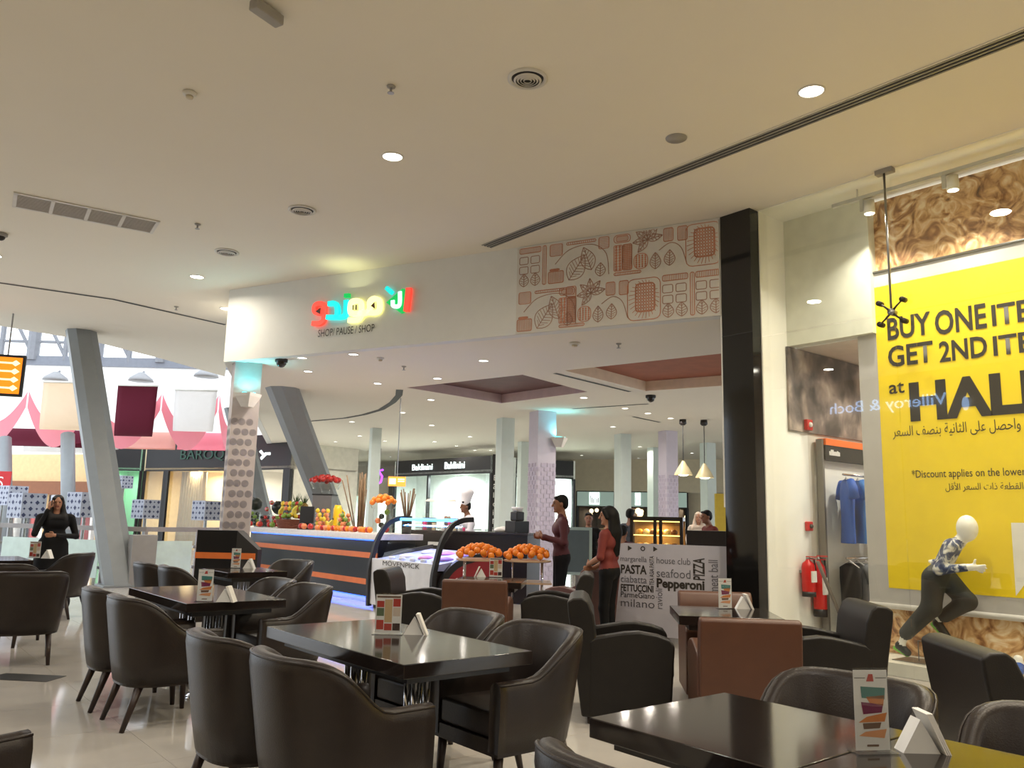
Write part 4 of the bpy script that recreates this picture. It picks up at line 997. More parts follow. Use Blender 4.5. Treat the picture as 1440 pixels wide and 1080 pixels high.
B().add([(wl, 0, hh), (wl + .3, .1, hh - .28), (wl + .3, .1, 0), (wl, 0, 0), (wl, .3, hh), (wl + .3, .3, hh - .28), (wl + .3, .3, 0), (wl, .3, 0)], [(0, 3, 2, 1), (4, 5, 6, 7), (0, 1, 5, 4), (1, 2, 6, 5), (0, 4, 7, 3)]).build('sloped_end', BLKM, t)
B().box(-.005, wl + .3, -.012, 0, hh - .42, hh - .33).build('orange_stripe', ORANGE, t)
# fruit and vessels on the counter top
TOP = 1.12
def cpos(px, x=7.25): q = xp(px, 735, x); return float(q[0]), float(q[1])
FR = {'apple': mat('red apple skin', (176, 36, 30), .35, var=.2), 'orange': mat('orange peel', (238, 134, 26), .45, var=.08, bump=.2, bscale=120), 'lemon': mat('yellow lemon skin', (236, 206, 62), .4), 'lime': mat('green fruit skin', (120, 150, 60), .4), 'peach': mat('peach skin', (230, 138, 92), .5),
      'dark': mat('dark melon rind', (26, 34, 26), .35, var=.3), 'banana': mat('banana skin', (214, 196, 84), .5)}
STEM = mat('fruit stem', (80, 60, 36), .7)
def fruit_mesh(r, prof='round'):
    if prof == 'lemon': return [(.001, -r * 1.2), (r * .25, -r * 1.1), (r * .75, -r * .7), (r, 0), (r * .75, r * .7), (r * .25, r * 1.1), (.001, r * 1.25)]
    return [(.001, -r * .9), (r * .5, -r * .88), (r * .86, -r * .5), (r, 0), (r * .88, r * .48), (r * .5, r * .84), (r * .2, r * .88), (.001, r * .8)]
FM = {}
def fruit(kind, loc, r, label, group):
    key = (kind, round(r, 3))
    if key not in FM: FM[key] = (B().lathe(fruit_mesh(r, 'lemon' if kind == 'lemon' else 'round'), 10, cap=False).mesh(kind, FR[kind]), B().cyl((0, 0, r * .78), (0, 0, r * 1.1), r * .07, n=5).mesh('stem', STEM))
    o = link({'apple': 'apple', 'orange': 'orange', 'lemon': 'lemon', 'lime': 'lime', 'peach': 'peach', 'dark': 'melon'}[kind], FM[key][0], None, True, loc=loc); o.rotation_euler = (random.uniform(-.5, .5), random.uniform(-.5, .5), random.uniform(0, 6))
    tag(o, label, 'fruit', group); link('stem', FM[key][1], o)
    return o
for i in range(20):
    x, y = cpos(447 + i * 3.9, 6.98); k = 'apple' if i % 4 == 2 else 'orange' if i % 3 else 'peach'
    fruit(k, (x + random.uniform(-.02, .02), y, TOP + .056), .05, {'apple': 'red apple', 'orange': 'orange', 'peach': 'peach'}[k] + ' in the row along the counter front edge', 'fruit row along the counter edge')
GJAR = glassmat('clear jar glass', (.96, .98, .97), 1.0, 1.45)
def jar(px, r, h, kinds, label, x=7.3, n=16, heap=0):
    cx, cy = cpos(px, x); t = thing('glass_jar', label, 'jar', (cx, cy, TOP))
    B().lathe([(r * .9, 0), (r, .02), (r, h)], 20, cap=False).build('glass', GJAR, t, smooth=True); B().lathe([(r, h - .01), (r * 1.04, h), (r, h + .01)], 20, cap=False).build('rim', GJAR, t, smooth=True)
    rr = .042; k = 0; z = rr + .01
    while z < h + heap * .1:
        for a_ in range(4 if z < h else 3):
            if z < h or heap:
                q = a_ * math.pi / 2 + k * .7; kd = kinds[(a_ + k) % len(kinds)]
                fruit(kd, (cx + (r - rr - .01) * math.cos(q), cy + (r - rr - .01) * math.sin(q), TOP + z), rr, ('red apple' if kd == 'apple' else kd if kd != 'dark' else 'dark plum') + ' piled in the ' + label, label + ' fruit')
        z += rr * 1.85; k += 1
jar(357, .13, .3, ['lime', 'dark'], 'green filled glass jar nearest the patterned pillar')
jar(372, .12, .26, ['apple', 'dark'], 'glass jar of red fruit beside the green filled jar')
jar(389, .125, .26, ['lime', 'apple'], 'small glass jar of mixed fruit beside the basket')
jar(484, .13, .24, ['banana_', 'lime'] if False else ['lime', 'peach'], 'wide glass jar of green and peach fruit behind the orange row', x=7.25, heap=1)
jar(453, .15, .32, ['lemon', 'peach'], 'glass jar of yellow fruit before the juice machine', heap=1)
x, y = cpos(358, 7.35); fruit('dark', (x, y, TOP + .49), .15, 'large dark melon on top of the jars by the patterned pillar', None)
x, y = cpos(390, 7.5); fruit('dark', (x, y, TOP + .42), .15, 'large dark melon behind the mixed fruit jar', None)
def pepper(px, dz, label):
    x, y = cpos(px, 7.3); s = Solid(); s.cap((-.12, 0, 0), (0, 0, .02), .03, .045, FR['apple']); s.cap((0, 0, .02), (.12, .02, .0), .045, .02, FR['apple']); s.cap((-.12, 0, 0), (-.17, 0, .03), .012, .01, FR['lime'])
    o = link('pepper', s.mesh('pepper', .012), None, loc=(x, y, TOP + dz)); tag(o, label, 'vegetable'); o.rotation_euler = (0, 0, R(70))
pepper(374, .36, 'long red pepper lying on the glass jars'); pepper(380, .5, 'second red pepper higher up behind the jars')
for i, (px_, k_) in enumerate(((352, 'apple'), (366, 'apple'), (379, 'apple'), (383, 'lime'), (424, 'apple'), (428, 'peach'), (437, 'apple'), (364, 'orange'))):
    x, y = cpos(px_, 7.02); fruit(k_, (x, y, TOP + .064), .058, {'apple': 'red apple', 'lime': 'lime', 'peach': 'peach', 'orange': 'orange'}[k_] + ' lying loose on the left half of the counter top', 'loose fruit on the counter')
for i in range(12):
    x, y = cpos(396 + (i % 6) * 5, 7.22 + .03 * (i // 6)); k_ = ['lemon', 'lime', 'apple', 'lime', 'lemon', 'peach'][(i * 5) % 6]
    fruit(k_, (x, y, TOP + .4 + .1 * (i // 6)), .045, {'apple': 'red apple', 'lime': 'lime', 'peach': 'peach', 'lemon': 'lemon'}[k_] + ' piled behind the banana bunches', 'fruit piled behind the basket')
# basket with pineapples, bananas and limes
cx, cy = cpos(406, 7.2); t = thing('fruit_basket', 'brown wicker basket full of fruit on the counter', 'basket', (cx, cy, TOP))
for k in range(6): B().lathe([(.2 + .012 * k, .03 * k), (.212 + .012 * k, .03 * k + .015), (.2 + .012 * k, .03 * k + .03)], 22, cap=False).build('weave_band', mat('wicker', (118, 66, 48), .7, var=.3, scale=60), t, smooth=True)
B().lathe([(.2, .004), (.001, .004)], 20, cap=False).build('base', mat('wicker', (118, 66, 48), .7), t)
for i in range(14):
    q = i * 2.4; rr = .05 + .012 * i
    kd = ['lime', 'apple', 'lemon', 'lime'][i % 4]; fruit(kd, (cx + rr * math.cos(q), cy + rr * math.sin(q), TOP + .24 - rr * .25 + .05), .046, ('red apple' if kd == 'apple' else kd) + ' heaped in the wicker basket', 'fruit in the wicker basket')
def bananas(cx, cy, cz, label):
    t = thing('banana_bunch', label, 'fruit', (cx, cy, cz))
    for k in range(6):
        a_ = -.7 + k * .28; dx, dy = math.cos(a_ + 2.2), math.sin(a_ + 2.2)
        B().tube([(0, 0, .2), (dx * .06, dy * .06, .15), (dx * .12, dy * .12, .07), (dx * .13, dy * .13, -.01), (dx * .1, dy * .1, -.06)], [.012, .024, .028, .024, .008], 8).build('banana', FR['banana'], t, smooth=True)
    B().cyl((0, 0, .19), (0, 0, .24), .018, n=6).build('stalk', STEM, t); t.scale = (.72, .72, .72)
bananas(*cpos(398, 7.1), TOP + .3, 'banana bunch on the left of the wicker basket'); bananas(*cpos(417, 7.15), TOP + .32, 'banana bunch on the right of the wicker basket'); bananas(*cpos(468, 7.12), TOP + .06, 'green yellow banana bunch behind the orange row')
def pineapple(px, dz, label, x=7.45):
    cx, cy = cpos(px, x); cx += .08; t = thing('pineapple', label, 'fruit', (cx, cy, TOP + dz))
    B().lathe([(.04, 0), (.085, .04), (.095, .12), (.08, .2), (.04, .24)], 14).build('body', ramp_mat('pineapple rind', [(.2, (70, 60, 30)), (.5, (150, 120, 50))], 40, .7, kind='voronoi'), t, smooth=True)
    b = B()
    for k in range(14):
        a_ = k * 2.4; rr = .03 + .006 * k; dx, dy = math.cos(a_), math.sin(a_); h_ = .24 + .22 - .008 * k
        b.add([(dx * .03 - dy * .015, dy * .03 + dx * .015, .23), (dx * .03 + dy * .015, dy * .03 - dx * .015, .23), (dx * (rr + .06), dy * (rr + .06), h_)], [(0, 1, 2)])
    b.build('crown', mat('pineapple leaf', (64, 84, 48), .6), t)
pineapple(410, .3, 'pineapple standing behind the wicker basket'); pineapple(421, .28, 'second pineapple right of the wicker basket')
# monitor, juicer with apples, yellow jug, reeds, orange bowl
def opx(px, x): q = xp(px, 735, x); return (float(q[0]), float(q[1]), TOP)
t = thing('till_monitor', 'small dark till monitor among the fruit', 'monitor', opx(431, 7.12), R(-50)); B().box(-.14, .14, -.02, .02, .12, .44).build('screen', BLKM, t, bevel=.01); B().box(-.05, .05, 0, .05, 0, .16).build('stem', BLKM, t); B().box(-.14, .14, -.1, .1, 0, .02).build('foot', BLKM, t)
t = thing('juice_machine', 'grey steel juice machine behind the fruit', 'juice machine', opx(455, 7.7), R(-45)); B().box(-.2, .2, -.18, .18, 0, .68).build('housing', mat('steel housing', (120, 118, 120), .4, .4), t, bevel=.01); B().box(-.21, .21, -.19, .19, .68, .7).build('lid', BLKM, t)
B().lathe([(.26, .8), (.3, .92), (.33, .94), (.3, .9), (.25, .8)], 24, cap=False).build('bowl', GJAR, t, smooth=True); B().cyl((0, 0, .7), (0, 0, .8), .08).build('neck', GJAR, t, smooth=True)
jx, jy, _ = opx(455, 7.7)
for i in range(26):
    q = i * 2.4; rr = .062 * math.sqrt(i + .2); fruit('apple', (jx + rr * math.cos(q), jy + rr * math.sin(q), TOP + .96 + .1 * (1 - (rr / .32) ** 2)), .052, 'red apple heaped in the bowl over the juice machine', 'apples over the juice machine')
t = thing('juice_jug', 'yellow juice jug beside the juice machine', 'jug', opx(474, 7.6)); B().lathe([(.07, 0), (.09, .05), (.085, .4), (.06, .48)], 16).build('body', mat('yellow plastic', (236, 196, 30), .35), t, smooth=True); B().tube([(.08, 0, .1), (.15, 0, .14), (.15, 0, .34), (.08, 0, .4)], .014, 8).build('handle', mat('yellow plastic', (236, 196, 30), .35), t, smooth=True)
REED = mat('dry reed', (122, 98, 72), .8, var=.25)
cx, cy, _ = opx(505, 7.3); t = thing('reed_vase', 'tall glass vase of dry reed sticks on the counter', 'vase', (cx, cy, TOP)); B().lathe([(.1, 0), (.11, .02), (.11, .36)], 18, cap=False).build('vase', GJAR, t, smooth=True)
for k in range(16):
    a_ = random.uniform(0, 6.28); r_ = random.uniform(.02, .08); l_ = random.uniform(.75, 1.08); sp = random.uniform(.5, 1.6)
    if k in (0, 1): sp = 3.2; a_ = 2.35
    B().tube([(r_ * math.cos(a_), r_ * math.sin(a_), .02), (r_ * sp * 1.4 * math.cos(a_), r_ * sp * 1.4 * math.sin(a_), l_)], .011, 6).build('reed', REED, t, smooth=True)
cx, cy, _ = opx(538, 7.35); t = thing('glass_stand', 'tall glass fruit stand holding oranges at the counter end', 'fruit stand', (cx, cy, TOP)); B().lathe([(.15, 0), (.17, .02), (.17, .4), (.16, .42)], 20, cap=False).build('glass', GJAR, t, smooth=True); B().lathe([(.001, .42), (.2, .42), (.22, .47)], 20, cap=False).build('bowl', GJAR, t, smooth=True)
for i in range(18):
    q = i * 2.4; rr = .052 * math.sqrt(i + .3); fruit('orange', (cx + rr * math.cos(q), cy + rr * math.sin(q), TOP + .5 + .13 * (1 - (rr / .23) ** 2)), .048, 'orange heaped on the tall glass stand', 'oranges on the glass stand')
for i in range(5): fruit(['apple', 'dark', 'peach', 'dark', 'lime'][i], (cx + .08 * math.cos(i * 1.3), cy + .08 * math.sin(i * 1.3), TOP + .06 + .075 * i), .052, 'fruit inside the tall glass stand', 'fruit inside the glass stand')
cx, cy, _ = opx(572, 7.55); t = thing('reed_vase', 'smaller vase of pale reeds beside the orange heap', 'vase', (cx, cy, TOP)); B().lathe([(.08, 0), (.09, .3)], 16).build('vase', BLKM, t, smooth=True)
for k in range(10): 
    a_ = k * .7; B().tube([(0, 0, .1), (.13 * math.cos(a_), .13 * math.sin(a_), .72 + .05 * math.sin(k * 3))], .01, 6).build('reed', REED, t, smooth=True)
# ---- ice cream cabinet
GF = 6.62
gy1 = xp(521, 800, GF)[1]; gy0 = xp(611, 800, GF)[1]; gl_ = gy1 - gy0
t = thing('ice_cream_cabinet', 'white ice cream display cabinet with black curved ends and blue light', 'display cabinet', (GF, gy0, 0))
gtop = xp(565, 789, GF)[2]
pan = B().box(.0, .06, .04, gl_, .06, gtop).build('front_panel', mat('pale cabinet panel', (206, 208, 214), .35), t, bevel=.006)
B().box(.06, 1.15, .04, gl_, .06, gtop - .12).build('tank', DKBROWN, t); B().box(.08, 1.1, .06, gl_, 0, .06).build('toe_kick', BLKM, t)
B().add([(x_, y_, z_) for y_ in (.04, gl_) for x_, z_ in ((.06, gtop - .015), (1.1, gtop + .14), (1.1, gtop - .1), (.06, gtop - .1))], [(0, 1, 5, 4), (3, 2, 1, 0), (4, 5, 6, 7), (1, 2, 6, 5)]).build('ice_tray', mat('blue white tray', (170, 180, 230), .3), t)
ml = xp(538, 803, GF); mr = xp(590, 803, GF)
o = link('lettering', text_mesh('M\u00d6VENPICK', .1, INK, width=float(ml[1] - mr[1]), height=.085), pan); o.rotation_euler = (0, 0, R(-90)); o.location = (-.004, float(ml[1] - gy0), float(mr[2]) + .025)
for yy in (0, gl_):
    b = B(); b.stroke(arcpts([(.0, .03), (-.02, .5), (.02, gtop), (.11, gtop + .3), (.26, gtop + .52), (.44, gtop + .61), (.64, gtop + .63)]), .07, yy - .03, .06, False)
    b.stroke(arcpts([(.06, gtop - .6), (.14, gtop - .25), (.34, gtop - .03), (.65, gtop + .07), (1.15, gtop + .16)]), .1, yy - .032, .06, False); b.build('end_frame', BLKM, t)
B().add([(x_, y_, z_) for y_ in (-.014, .02) for x_, z_ in ((.1, .05), (1.12, .05), (1.12, gtop + .1), (.65, gtop + .03), (.36, gtop - .06), (.18, gtop - .25), (.1, gtop - .55))], [(0, 1, 2, 3, 4, 5, 6), (13, 12, 11, 10, 9, 8, 7)]).build('red_side', mat('red side panel', (150, 34, 40), .4), t)
gp = [(.08, gtop + .0), (.16, gtop + .25), (.32, gtop + .45), (.5, gtop + .54)]
B().add([(p_[0], y_, p_[1]) for y_ in (.03, gl_ - .03) for p_ in gp], [(i, i + 1, 5 + i, 4 + i) for i in range(3)]).build('curved_glass', GJAR, t, smooth=True)
B().cyl((.5, .03, gtop + .61), (.5, gl_ - .03, gtop + .61), .022).build('led_tube', emat('cyan blue tube light', (70, 170, 255), 7.0), t, smooth=True)
la = area('lamp', (.5, gl_ / 2, gtop + .58), 18, .5, (.25, .35, 1), 160, parent=t); la.data.shape = 'RECTANGLE'; la.data.size = .03; la.data.size_y = float(gl_ * .9)
for k in range(5): B().lathe([(.045, 0), (.05, .05), (.001, .052)], 12, (.14, .2 + k * (gl_ - .3) / 5, gtop - .005)).build('tub_label', PAPER, t, smooth=True)
for k in range(6):
    i, j = k % 3, k // 3; B().lathe([(.13, 0), (.11, .03), (.05, .05), (.001, .055)], 14, (.4 + .4 * j, .3 + i * (gl_ - .4) / 2.6, gtop + .03 + .055 * j)).build('ice_cream_heap', mat(['ice cream lilac', 'ice cream pink', 'ice cream cream'][k % 3], [(170, 130, 200), (210, 130, 160), (226, 216, 196)][k % 3], .6), t, smooth=True)
# ---- back counter and bar equipment
p, q = dp(575, 745, 14.8), dp(742, 748, 13.9)
ang = math.atan2(q[1] - p[1], q[0] - p[0]); wl = float(np.linalg.norm((q - p)[:2])); hh = 1.18
t = thing('back_counter', 'long dark brown bar counter in front of the chef', 'counter', (p[0], p[1], 0), ang)
B().box(0, wl, 0, .6, 0, hh - .04).build('body', DKBROWN, t); B().box(-.02, wl + .02, -.03, .62, hh - .04, hh).build('worktop', mat('dark worktop', (40, 34, 36), .25), t, bevel=.006)
B().box(.42, .64, -.036, -.03, hh - .26, hh - .2).build('label_plate', PAPER, t)
bcx = lambda f_, d_=.25: (float(p[0] + (q[0] - p[0]) * f_ - math.sin(ang) * d_), float(p[1] + (q[1] - p[1]) * f_ + math.cos(ang) * d_), hh)
for i, (f_, h_, r_) in enumerate(((.08, .3, .05), (.16, .26, .045), (.24, .18, .05), (.3, .34, .05), (.345, .2, .04), (.385, .16, .04), (.425, .12, .035))):
    t = thing('bar_glass', 'clear glass vessel standing on the bar counter', 'glass', bcx(f_), 0, 'glasses on the bar counter'); B().lathe([(r_ * .7, 0), (r_ * .8, .02), (r_, h_)], 14, cap=False).build('glass', GJAR, t, smooth=True); B().lathe([(r_ * .7, 0), (r_ * .75, h_ * .5), (.001, h_ * .5)], 12, cap=False).build('contents', [mat('pink syrup', (206, 50, 110), .3), mat('cream drink', (220, 200, 170), .4), mat('white cups', (226, 226, 226), .3)][i % 3], t, smooth=True)
for i, f_ in enumerate((.06, .26)):
    t = thing('blender_machine', ['tall clear topped blender behind the blue tube light', 'second tall blender nearer the chef'][i], 'blender', bcx(f_, .5)); B().box(-.1, .1, -.1, .1, 0, .22).build('base', mat('steel housing', (120, 118, 120), .4, .4), t, bevel=.015); B().lathe([(.07, .22), (.1, .5), (.1, .52)], 14, cap=False).build('jug', GJAR, t, smooth=True); B().lathe([(.1, .52), (.06, .56), (.001, .57)], 14, cap=False).build('lid', LTMET, t, smooth=True)
t = thing('coffee_grinder', 'tall black coffee grinder at the right end of the bar counter', 'coffee grinder', bcx(.87)); B().box(-.16, .16, -.14, .14, 0, .2).build('base', BLKM, t, bevel=.01); B().box(-.09, .09, -.09, .09, .2, .36).build('body', BLKM, t, bevel=.02); B().lathe([(.08, .36), (.11, .42), (.11, .44)], 14).build('hopper', PAPER, t, smooth=True)
t = thing('cloth_heap', 'folded white cloth on the bar counter', 'cloth', bcx(.74)); s = Solid(); s.ell((0, 0, .03), (.15, .1, .04), PAPER, .03); s.ell((.05, .02, .06), (.09, .07, .04), PAPER, .03); s.ell((-.07, -.02, .05), (.07, .06, .035), PAPER, .03); link('cloth', s.mesh('cloth', .012), t)
# ---- trays of oranges
c_ = dp(708, 790, 10.6); cx, cy, tz = float(c_[0]), float(c_[1]), .88
t = thing('tray_stand', 'two tier chrome stand with glass trays of oranges', 'serving stand', (cx, cy, 0), R(-40))
for sx in (-1, 1):
    B().lathe([(.3, tz - .012), (.31, tz), (.3, tz + .012)], 26, (sx * .31, 0, 0)).build('tray', mat('pale tray', (190, 160, 130), .3), t, smooth=True)
    for a_ in range(4): B().cyl((sx * .31 + .27 * math.cos(a_ * 1.57 + .8), .27 * math.sin(a_ * 1.57 + .8), 0), (sx * .31 + .27 * math.cos(a_ * 1.57 + .8), .27 * math.sin(a_ * 1.57 + .8), tz), .01, n=8).build('leg', CHROME, t, smooth=True)
B().box(-.62, .62, -.26, .26, .6, .62).build('shelf', mat('pale tray', (190, 160, 130), .3), t)
ca, sa = math.cos(R(-40)), math.sin(R(-40))
for sx in (-1, 1):
    for i in range(34):
        a_ = i * 2.4; rr = .052 * math.sqrt(i + .2); lx, ly = sx * .31 + rr * math.cos(a_), rr * math.sin(a_)
        fruit('orange', (cx + lx * ca - ly * sa, cy + lx * sa + ly * ca, tz + .05 + .13 * (1 - (rr / .31) ** 2) + random.uniform(-.006, .006)), .044, 'orange heaped on the two glass trays', 'oranges heaped on the trays')
# ---- lettered board beside the column
bo = fp(864, 900, .25); br = fp(1024, 900, .25); bl = float(np.linalg.norm((br - bo)[:2])); zt = float(fp(945, 766, .25)[2])
t = thing('lettered_board', 'white board covered with hand lettered dish names', 'board'); frame(t, (bo[0], bo[1], 0), FT)
r_ = .12; pts = [(0, .06), (bl, .06), (bl, zt)] + [(r_ + r_ * math.cos(R(a_)), zt - r_ + r_ * math.sin(R(a_))) for a_ in (90, 110, 130, 150, 180)]
n = len(pts); V = [(p_[0], 0, p_[1]) for p_ in pts] + [(p_[0], .05, p_[1]) for p_ in pts]
B().add(V, [tuple(range(n)), tuple(range(2 * n - 1, n - 1, -1))] + [(i, n + i, n + (i + 1) % n, (i + 1) % n) for i in range(n)]).build('panel', mat('board white', (176, 174, 184), .5, var=.02), t)
for xx in (.2, bl - .2): B().box(xx - .03, xx + .03, -.1, .14, 0, .06).build('foot', BLKM, t)
INKG = mat('grey printed ink', (92, 90, 96), .6)
def bw(s_, x0, x1, z0, h_, m=INK, vert=False, bold=0.0, par=t):
    fx = lambda f_: f_ * bl; fz = lambda f_: zt - f_ * (zt - .3)
    if vert:
        o = link('lettering', text_mesh(s_, .1, m, width=abs(fz(z0) - fz(h_)), height=fx(x1) - fx(x0), bold=bold), par); o.rotation_euler = (0, R(-90), 0); o.location = (fx(x1), -.004, fz(h_))
    else:
        o = link('lettering', text_mesh(s_, .1, m, width=fx(x1) - fx(x0), height=h_ * (zt - .3), bold=bold), par); o.location = (fx(x0), -.004, fz(z0))
bw('margarella', .055, .30, .26, .10, INKG); bw('PASTA', .06, .30, .43, .13, INK, bold=.003); bw('ciabatta', .06, .30, .56, .10, INKG); bw('FETTUCCINI', .06, .36, .68, .10, INK, bold=.003)
bw('ParmeGiano', .06, .37, .77, .08, INK); bw('milano', .06, .37, .90, .11, INKG); bw('house club', .39, .69, .27, .09, INKG); bw('seafood', .39, .69, .46, .12, INKG); bw('Pepperoni', .39, .81, .60, .17, INK, bold=.004)
bw('PIZZA', .71, .81, .17, .47, INK, True, .002); bw('meat ball', .845, .925, .19, .64, INKG, True); bw('TEA ASIA PASTA', .325, .365, .17, .58, INK, True); bw('ravioli', .38, .44, .62, .9, INKG, True)
for k, xx in enumerate((.14, .265, .375)):
    b = B()
    if k == 1: b.lathe([(.018, 0), (.03, 0)], 14, cap=False); o = b.build('mark', INK, t); o.rotation_euler = (R(90), 0, 0)
    else: o = B().add([(-.02, 0, -.032), (.035, 0, 0), (-.02, 0, .032)], [(0, 1, 2)]).build('mark', INK, t)
    o.location = (xx * bl, -.004, zt - .06)
# ---- cake case and side counter behind the board
p, q = dp(886, 760, 13), dp(1020, 765, 12.6); ang = math.atan2(q[1] - p[1], q[0] - p[0]); wl = float(np.linalg.norm((q - p)[:2]))
t = thing('cake_case', 'dark framed cake display case with warm lit glass shelves', 'display case', (p[0], p[1], 0), ang)
hz = 1.5
B().box(0, wl * .56, .0, .6, 0, .85).build('base', DKBROWN, t); B().box(0, wl * .56, 0, .6, hz - .06, hz).build('top', DKBROWN, t); B().box(0, wl * .56, .56, .6, .85, hz).build('back', mat('warm case back', (150, 110, 60), .5), t)
for xx in (0, .25, .31, .53): B().box(wl * xx, wl * xx + .05, 0, .05, .85, hz).build('post', DKBROWN, t)
for zz in (.98, 1.18): B().box(.03, wl * .54, .06, .56, zz, zz + .02).build('shelf', GJAR, t)
B().box(.05, wl * .53, .06, .09, 1.2, 1.215).box(.05, wl * .53, .06, .09, hz - .08, hz - .065).build('light_strip', emat('warm strip light', (255, 214, 120), 4), t)
area('lamp', (wl * .27, .3, hz - .09), 10, .3, (1, .75, .35), 170, parent=t)
B().box(.02, wl * .54, .012, .018, .85, hz - .06).build('front_glass', GJAR, t)
for k in range(12):
    xx = .12 + (k % 6) * wl * .075; zz = (1.004, 1.222)[k // 6]; w_ = bcx
    cpx = (float(p[0] + math.cos(ang) * xx - math.sin(ang) * .25), float(p[1] + math.sin(ang) * xx + math.cos(ang) * .25), zz)
    o = B().lathe([(.05, 0), (.055, .05), (.04, .075), (.001, .085)], 12).build('cake', mat(['cake golden', 'cake cream', 'cake brown'][k % 3], [(222, 160, 60), (236, 214, 160), (120, 70, 40)][k % 3], .6), loc=cpx, smooth=True); tag(o, 'small cake on a lit shelf of the cake case', 'cake', 'cakes in the display case')
t = thing('side_counter', 'low dark counter right of the cake case', 'counter', (float(p[0] + math.cos(ang) * wl * .6), float(p[1] + math.sin(ang) * wl * .6), 0), ang)
B().box(0, wl * .5, 0, .6, 0, 1.26).build('body', DKBROWN, t); B().box(-.01, wl * .5 + .01, -.02, .62, 1.26, 1.3).build('worktop', DKBROWN, t)
# pendant lamps
for px, py, lb in ((961, 668, 'left of the two cone pendant lamps'), (991, 672, 'right of the two cone pendant lamps')):
    c_ = dp(px, py, 19.5); t = thing('pendant_lamp', lb, 'pendant lamp', (c_[0], c_[1], c_[2])); h_ = SZ - c_[2]
    B().cyl((0, 0, .3), (0, 0, h_ - .12), .012, n=6).build('cord', BLKM, t); B().lathe([(.05, h_ - .14), (.09, h_ - .1), (.08, h_)], 12).build('canopy', DKBROWN, t, smooth=True)
    B().lathe([(.22, 0), (.2, .05), (.14, .16), (.05, .3), (.03, .34)], 20, cap=False).build('shade', mat('pendant brass', (190, 176, 140), .4), t, smooth=True); B().lathe([(.17, .04), (.08, -.02), (.001, -.03)], 16, cap=False).build('bulb', emat('pendant bulb', (255, 244, 210), 6), t, smooth=True)

# ================================================================== MALL BEYOND
def run(t, p, q, thick, z0, z1, nm, m, off=0.0):
    return along(p, q, thick, z0, z1, off).build(nm, m, t)
def seg(pxa, Da, pxb, Db): return dp(pxa, 715, Da), dp(pxb, 715, Db)
LIT = mat('bright shop interior', (226, 232, 228), .7); DIMB = mat('dark shop interior', (52, 40, 34), .7, var=.3, scale=3)
PALE = mat('pale mall wall', (196, 190, 178), .7)
SIGNW = emat('white sign light', (235, 250, 248), 2.0)
def face(o, p, rt): return frame(o, p, rt)
def rt_of(p, q): d = (q - p); d[2] = 0; return d / np.linalg.norm(d)
def front(p, q, off): # point just in front of the segment
    d = rt_of(p.copy(), q.copy()); n = np.array([-d[1], d[0], 0]); n = -n if np.dot(n[:2], p[:2]) > 0 else n; return n * off
def shop(label, a_, b_, z0, z1, fasc, inner, depth=3.0, mull=(), light=60, lcol=(.9, 1, .97), glassz=None):
    p, q = a_, b_; t = thing('retail_shop', label, 'shop'); p = p.copy(); q = q.copy(); p[2] = q[2] = 0
    run(t, p, q, .25, z0, z1, 'fascia', fasc)
    d = rt_of(p.copy(), q.copy()); n = -front(p, q, 1.0)
    run(t, p + n * depth, q + n * depth, .1, 0, z1, 'back_wall', inner)
    run(t, p, p + n * depth, .06, 0, z1, 'side_wall', inner); run(t, q, q + n * depth, .06, 0, z1, 'side_wall', inner)
    B().prism([p[:2], q[:2], (q + n * depth)[:2], (p + n * depth)[:2]], z0 + .05, z0 + .12).build('shop_ceiling', inner, t)
    run(t, p + n * .06, q + n * .06, .012, .05, z0, 'pane', GJAR)
    L_ = np.linalg.norm(q - p)
    for f_ in (0.0,) + tuple(mull) + (1.0,): c_ = p + (q - p) * f_; B().box(c_[0] - .05, c_[0] + .05, c_[1] - .05, c_[1] + .05, 0, z0).build('mullion', fasc, t)
    c_ = (p + q) / 2 + n * depth * .5
    if light: area('lamp', (c_[0], c_[1], z0 - .02), light, 1.2, lcol, 170, parent=t)
    return t, p, q, n
def lettering(t, s, p, q, f0, f1, z, h, m, n, nm='lettering', extr=.01):
    a_ = p + (q - p) * f0 - n * .03; w = float(np.linalg.norm((q - p)[:2]) * (f1 - f0)); me = text_mesh(s, h, m, width=w, height=h, extrude=extr)
    o = link(nm, me, t); frame(o, (a_[0], a_[1], z), rt_of(p.copy(), q.copy())); return o
# black shop with white lettering
A1, A2 = seg(554, 31, 690, 27)
t, p, q, n = shop('pale lit shop under a black fascia with white lettering', A1, A2, 2.92, 3.5, BLKM, LIT, 1.0, (.38,), 300)
lettering(t, 'Baldinini', p, q, .2, .42, 3.12, .22, SIGNW, n); lettering(t, 'Baldinini', p, q, .55, .75, 3.12, .24, SIGNW, n)
for k in range(7): 
    c_ = p + (q - p) * (.1 + .12 * k) + n * .85; B().box(c_[0] - .2, c_[0] + .2, c_[1] - .05, c_[1], 1.0, 1.05).build('shelf', BRUSH, t)
v0, v1 = seg(691, 26.5, 698, 26.5); s2 = thing('vertical_sign', 'tall narrow black sign with white letters at the shop corner', 'sign')
along(v0, v1, .12, 0, 3.5).build('panel', BLKM, s2)
for k, ch in enumerate('Baldinini'):
    me = text_mesh(ch, .2, PAPER, height=.17); o = link('letter', me, s2); c_ = v0 + (v1 - v0) * .25 + front(v0, v1, .03); frame(o, (c_[0], c_[1], 2.65 - k * .28), rt_of(v0.copy(), v1.copy()))
A1, A2 = seg(723, 28.8, 806, 29.4)
t, p, q, n = shop('white lit shop window under a black band behind the lilac pillar', A1, A2, 2.9, 3.55, BLKM, LIT, 3, (.3, .62), 420)
